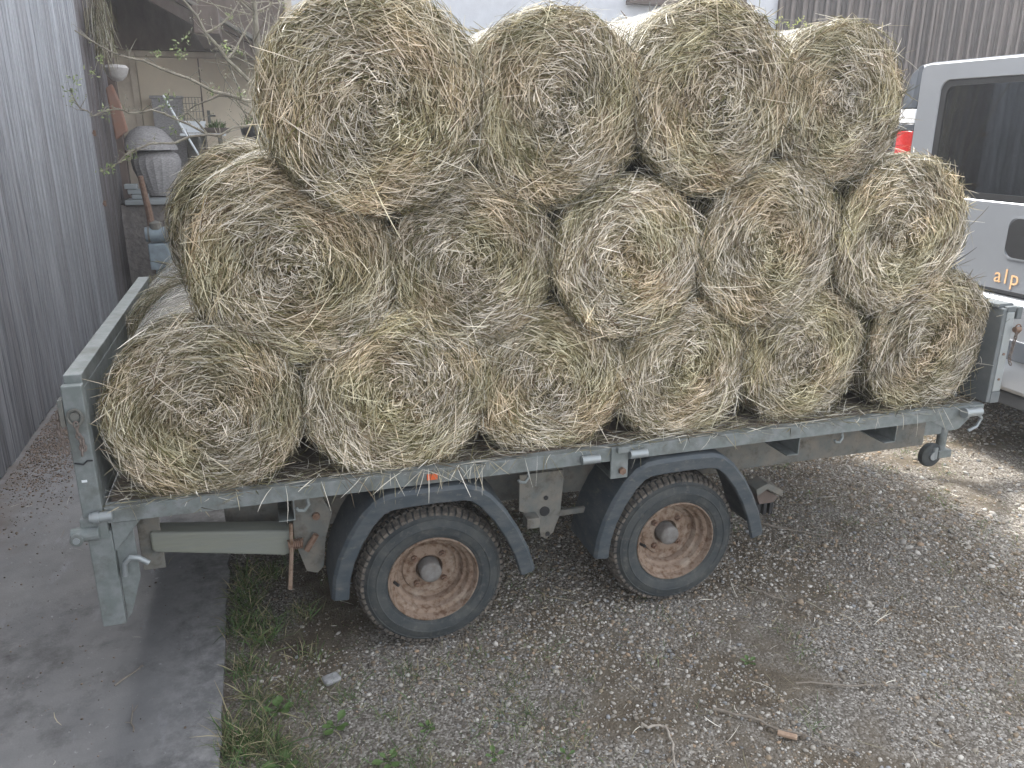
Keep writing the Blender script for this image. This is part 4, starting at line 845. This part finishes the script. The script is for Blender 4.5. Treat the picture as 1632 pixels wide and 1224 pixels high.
# ------------------------------------------------------------ VAN
XV = 4.86; YC = .98
van = thing('silver_van', 'silver van parked ahead of the trailer with its tailgate facing it', 'van', (7.2, YC, 0))
def section(hw, zb, zt, rb=.06, rt=.14, tum=.03):
    """rounded outline in y,z, anticlockwise"""
    pts = []
    def arc(cy, cz, r_, a0, a1, k=6): return [(cy+r_*math.cos(R_(a0+(a1-a0)*i/k)), cz+r_*math.sin(R_(a0+(a1-a0)*i/k))) for i in range(k+1)]
    pts += arc(hw-rb, zb+rb, rb, -90, 0); pts += [(hw, 1.2), (hw, 1.5), (hw-tum*.4, 1.9)]; pts += arc(hw-tum-rt, zt-rt, rt, 0, 90)
    pts += [(-y, z) for y, z in pts[::-1]]; return pts
secs = [(XV+.0, 1.09, .50, 2.385), (XV+.02, 1.108, .48, 2.405), (XV+.08, 1.115, .46, 2.42), (XV+1.5, 1.115, .44, 2.43), (XV+3.2, 1.11, .44, 2.40), (XV+3.8, 1.09, .44, 2.25), (XV+4.6, 1.0, .44, 1.55), (XV+5.2, .95, .46, 1.25), (XV+5.35, .85, .5, 1.1)]
vs = []; 
for X, hw, zb, zt in secs:
    if zt < 1.95:
        base = section(hw, zb, 2.2); base = [(y, min(z, zb+(z-zb)*(zt-zb)/(2.2-zb))) for y, z in base]
    else: base = section(hw, zb, zt)
    vs += [(X, YC+y, z) for y, z in base]
k = len(section(1, .5, 2.2)); q = MB(); OPEN = (8, k-10)      # side strips between z 1.5 and 1.9 stay open for glass
q.add(vs, [(i*k+j, i*k+(j+1) % k, (i+1)*k+(j+1) % k, (i+1)*k+j) for i in range(len(secs)-1) for j in range(k) if not (j in OPEN and i in (2, 3)) and not (i == 5 and 12 <= j < k-13)]+[tuple(range((len(secs)-1)*k, len(secs)*k))])
q.build('body', silver, van, smooth=True)
# tailgate: face plate with window opening
def rrect(y0, y1, z0, z1, r_, k=6):
    P_ = []
    for cy, cz, a0 in ((y1-r_, z0+r_, -90), (y1-r_, z1-r_, 0), (y0+r_, z1-r_, 90), (y0+r_, z0+r_, 180)):
        P_ += [(cy+r_*math.cos(R_(a0+90*i/k)), cz+r_*math.sin(R_(a0+90*i/k))) for i in range(k+1)]
    return P_
def ring(outer, inner, x0, x1):
    kk = len(outer); q = MB(); vs = [(x0, y, z) for y, z in outer]+[(x0, y, z) for y, z in inner]+[(x1, y, z) for y, z in outer]+[(x1, y, z) for y, z in inner]; fs = []
    for i in range(kk):
        j = (i+1) % kk
        fs += [(i, j, kk+j, kk+i), (2*kk+i, 3*kk+i, 3*kk+j, 2*kk+j), (i, 2*kk+i, 2*kk+j, j), (kk+i, kk+j, 3*kk+j, 3*kk+i)]
    q.add(vs, fs); return q
wy0, wy1, wz0, wz1 = YC-.735, YC+.735, 1.585, 2.295
ty0, ty1 = YC-.918, YC+.918
o_ = rrect(ty0, ty1, 1.055, 2.40, .05); i_ = rrect(wy0, wy1, wz0, wz1, .07)
tgv = ring(o_, i_, XV-.035, XV+.01).build('tailgate', silver, van, smooth=True, bevel=.008)
ring(i_, rrect(wy0+.045, wy1-.045, wz0+.04, wz1-.035, .06), XV-.030, XV-.020).build('window_seal', blk, tgv)
g = MB(); pp = rrect(wy0+.042, wy1-.042, wz0+.036, wz1-.032, .06); g.prism(pp, 0, XV-.024, XV-.021); g.build('rear_window', glassm, tgv)
wv = MB()
for k_ in range(10): z = wz0+.12+k_*.052; wv.box(XV-.0205, XV-.0200, wy0+.12, wy1-.12, z, z+.0015)
wv.build('heater_wires', grey_pl, tgv)
MB().prism(rrect(YC-.30, YC+.045, 1.27, 1.50, .07), 0, XV-.040, XV-.0355).build('plate_recess', blk, tgv, bevel=.002)
ring(rrect(YC-.31, YC+.055, 1.26, 1.51, .055), rrect(YC-.30, YC+.045, 1.27, 1.50, .05), XV-.041, XV-.0355).build('recess_rim', silver, tgv)
MB().box(XV-.05, XV-.036, YC-.9, YC+.9, 1.056, 1.075).build('gap_line', blk, tgv)
# lettering
tc_ = bpy.data.curves.new('lettering', 'FONT'); tc_.body = 'alp'; tc_.size = .125; tc_.space_character = 1.25; tc_.extrude = .0008
to = bpy.data.objects.new('lettering_curve', tc_); COL.objects.link(to); bpy.context.view_layer.update()
dg = bpy.context.evaluated_depsgraph_get(); me = bpy.data.meshes.new_from_object(to.evaluated_get(dg)); bpy.data.objects.remove(to)
Rm = Matrix(((0,0,-1), (-1,0,0), (0,1,0))).to_4x4(); Rm.translation = Vector((XV-.0375, YC+.085, 1.115))-wloc(van); me.transform(Rm)
me.materials.clear(); me.materials.append(peach); lt = bpy.data.objects.new('lettering', me); COL.objects.link(lt); lt.parent = tgv; tgv_l = tgv.location
for sg in (1, -1):
    def Y2(a): return YC+sg*a
    def blkm(z0, z1, name, mt, t_=.0):
        a0, a1 = .925, 1.122
        pr = [(XV-.028, Y2(a0)), (XV-.032, Y2(a0+.05)), (XV-.022, Y2(a1-.045)), (XV+.008, Y2(a1-.012)), (XV+.05, Y2(a1)), (XV+.13, Y2(a1+.002)), (XV+.13, Y2(a0+.1)), (XV+.02, Y2(a0))]
        q = MB(); q.prism(pr, 2, z0, z1, 0)
        return q.build(name, mt, van, smooth=True, bevel=.004)
    lc = blkm(1.60, 1.985, 'tail_light', redl); blkm(2.035, 2.125, 'reversing_light', whitel); blkm(1.988, 2.032, 'lamp_trim', greyl)
    q = MB(); a0 = .925
    q.add([(XV-.028, Y2(a0), 2.13), (XV-.032, Y2(a0+.05), 2.13), (XV-.022, Y2(1.075), 2.13), (XV+.05, Y2(1.122), 2.13), (XV+.16, Y2(1.124), 2.13),
           (XV-.020, Y2(a0), 2.405), (XV-.018, Y2(a0+.04), 2.392), (XV-.005, Y2(1.035), 2.35), (XV+.06, Y2(1.075), 2.34), (XV+.16, Y2(1.09), 2.34)], [(0,1,6,5), (1,2,7,6), (2,3,8,7), (3,4,9,8), (0,5,9,4), (5,6,7,8,9), (0,4,3,2,1)])
    q.build('corner_trim', greyl, van, bevel=.006)
bp_ = MB(); bp_.prism([(XV-.10, YC-.98), (XV-.12, YC-.6), (XV-.12, YC+.6), (XV-.10, YC+.98), (XV-.02, YC+1.12), (XV+.30, YC+1.13), (XV+.30, YC-1.13), (XV-.02, YC-1.12)], 2, .50, 1.045); bp_.build('rear_bumper', silver, van, smooth=True, bevel=.03)
MB().box(XV-.13, XV-.119, YC-.55, YC+.55, .70, .82).build('bumper_strip', greyl, van, bevel=.006)
MB().box(XV-.08, XV+.2, YC-.35, YC+.35, .41, .49).build('tow_bar', darkint, van, bevel=.01)
MB().tube([(XV-.02, .96, .45), (XV-.12, .96, .45), (XV-.14, .96, .55)], .022, 10).lathe([(.001,-.028), (.018,-.022), (.028,0), (.018,.022), (.001,.028)], (XV-.14, .96, .575), 2, 16).build('tow_ball', rust_d, van, smooth=True)
# pleated curtain behind the rear window
for ya, yb in ((YC+.70, YC+.28), (YC-.70, YC-.28)):
    q = MB(); N_ = 50; vs = []
    for i in range(N_+1):
        t_ = i/N_; y = ya+(yb-ya)*t_; x = XV+.10+.022*math.sin(t_*42)+.01*math.sin(t_*17)
        for z in (1.58, 1.9, 2.16+.012*math.sin(t_*60)): vs.append((x+(.0 if z > 1.6 else .01), y, z))
    q.add(vs, [(i*3+j, i*3+j+1, i*3+j+4, i*3+j+3) for i in range(N_) for j in range(2)]); q.build('curtain', curtm, van, smooth=True)
MB().box(XV+.14, XV+.9, YC-.9, YC+.9, 1.50, 1.53).build('parcel_shelf', seatm, van, bevel=.006)
# cabin: floor, seats, window on far side
MB().box(XV+.2, XV+3.3, YC-.95, YC+.95, .70, .74).box(XV+.12, XV+3.3, YC-.99, YC-.97, .7, 1.6).box(XV+.12, XV+3.3, YC+.97, YC+.99, .7, 1.6).build('cabin_floor', darkint, van)
for X in (XV+1.3, XV+2.3):
    for y in (YC-.5, YC+.5):
        st_ = MB().box(X, X+.14, y-.24, y+.24, .9, 1.72).build('seat', seatm, van, bevel=.06)
        MB().box(X+.02, X+.12, y-.13, y+.13, 1.79, 2.00).box(X+.05, X+.07, y-.06, y-.045, 1.70, 1.80).box(X+.05, X+.07, y+.045, y+.06, 1.70, 1.80).build('headrest', seatm, st_, bevel=.035)
for y in (YC-1.120, YC+1.116):
    for x0, x1 in ((XV+.35, XV+1.35), (XV+1.45, XV+2.45), (XV+2.6, XV+3.3)):
        MB().box(x0-.06, x1+.06, y-.002, y+.006, 1.49, 1.93).build('side_window', glassm, van)
MB().prism([(XV+3.86, 2.20), (XV+4.60, 1.58), (XV+4.62, 1.60), (XV+3.88, 2.23)], 1, YC-.85, YC+.85).build('windscreen', glassm, van)
for X in (XV+.95, XV+4.35):
    for sg in (-1, 1):
        yo = YC+sg*1.10
        tyv = MB().lathe([(.20, 0), (.22, .012*sg), (.30, .012*sg), (.335, -.01*sg), (.345, -.04*sg), (.345, -.18*sg), (.33, -.2*sg), (.2, -.2*sg)], (X, yo, .345), 1, 48).build('tyre', rubber, van, smooth=True)
        MB().lathe([(.205, .0), (.19, -.01*sg), (.17, -.03*sg), (.06, -.01*sg), (.05, .005*sg), (.001, .006*sg)], (X, yo, .345), 1, 32).build('rim', galv_l, tyv, smooth=True)
# crumpled white bag on the coupling
rng = np.random.default_rng(5); gx, gy = np.meshgrid(np.linspace(0, 1, 16), np.linspace(0, 1, 12)); zz = .045*(vnoise(gx.ravel()*4, gy.ravel()*4, 1, 3)+.6*vnoise(gx.ravel()*9, gy.ravel()*9, 1, 5))
ex = (np.abs(gx.ravel()-.5)*2)**3+(np.abs(gy.ravel()-.5)*2)**3
V = np.c_[4.50+gx.ravel()*.34, .86+gy.ravel()*.22, .655+zz-.07*ex]; F = np.array([(j*16+i, j*16+i+1, (j+1)*16+i+1, (j+1)*16+i) for j in range(11) for i in range(15)])
o = np_mesh('plastic_bag', V, F, whitep); sm = o.modifiers.new('s', 'SOLIDIFY'); sm.thickness = .004; props(o, 'crumpled white plastic bag over the trailer coupling', 'bag')

# ------------------------------------------------------------ thin haze volume added to lift the dark tones
hz = MB().box(-160, 160, -70, 170, -1.6, 11.0).build('haze', None)
hm = bpy.data.materials.new('added_haze'); hm.use_nodes = True; n = hm.node_tree.nodes; l = hm.node_tree.links; n.remove(n['Principled BSDF'])
vp = n.new('ShaderNodeVolumePrincipled'); vp.inputs['Color'].default_value = (.93, .96, 1, 1); vp.inputs['Density'].default_value = .0045; vp.inputs['Anisotropy'].default_value = .3
l.new(vp.outputs[0], n['Material Output'].inputs['Volume'])
hz.data.materials.clear(); hz.data.materials.append(hm); props(hz, 'thin milky haze added over the yard to lift the dark tones', 'haze', kind='stuff')
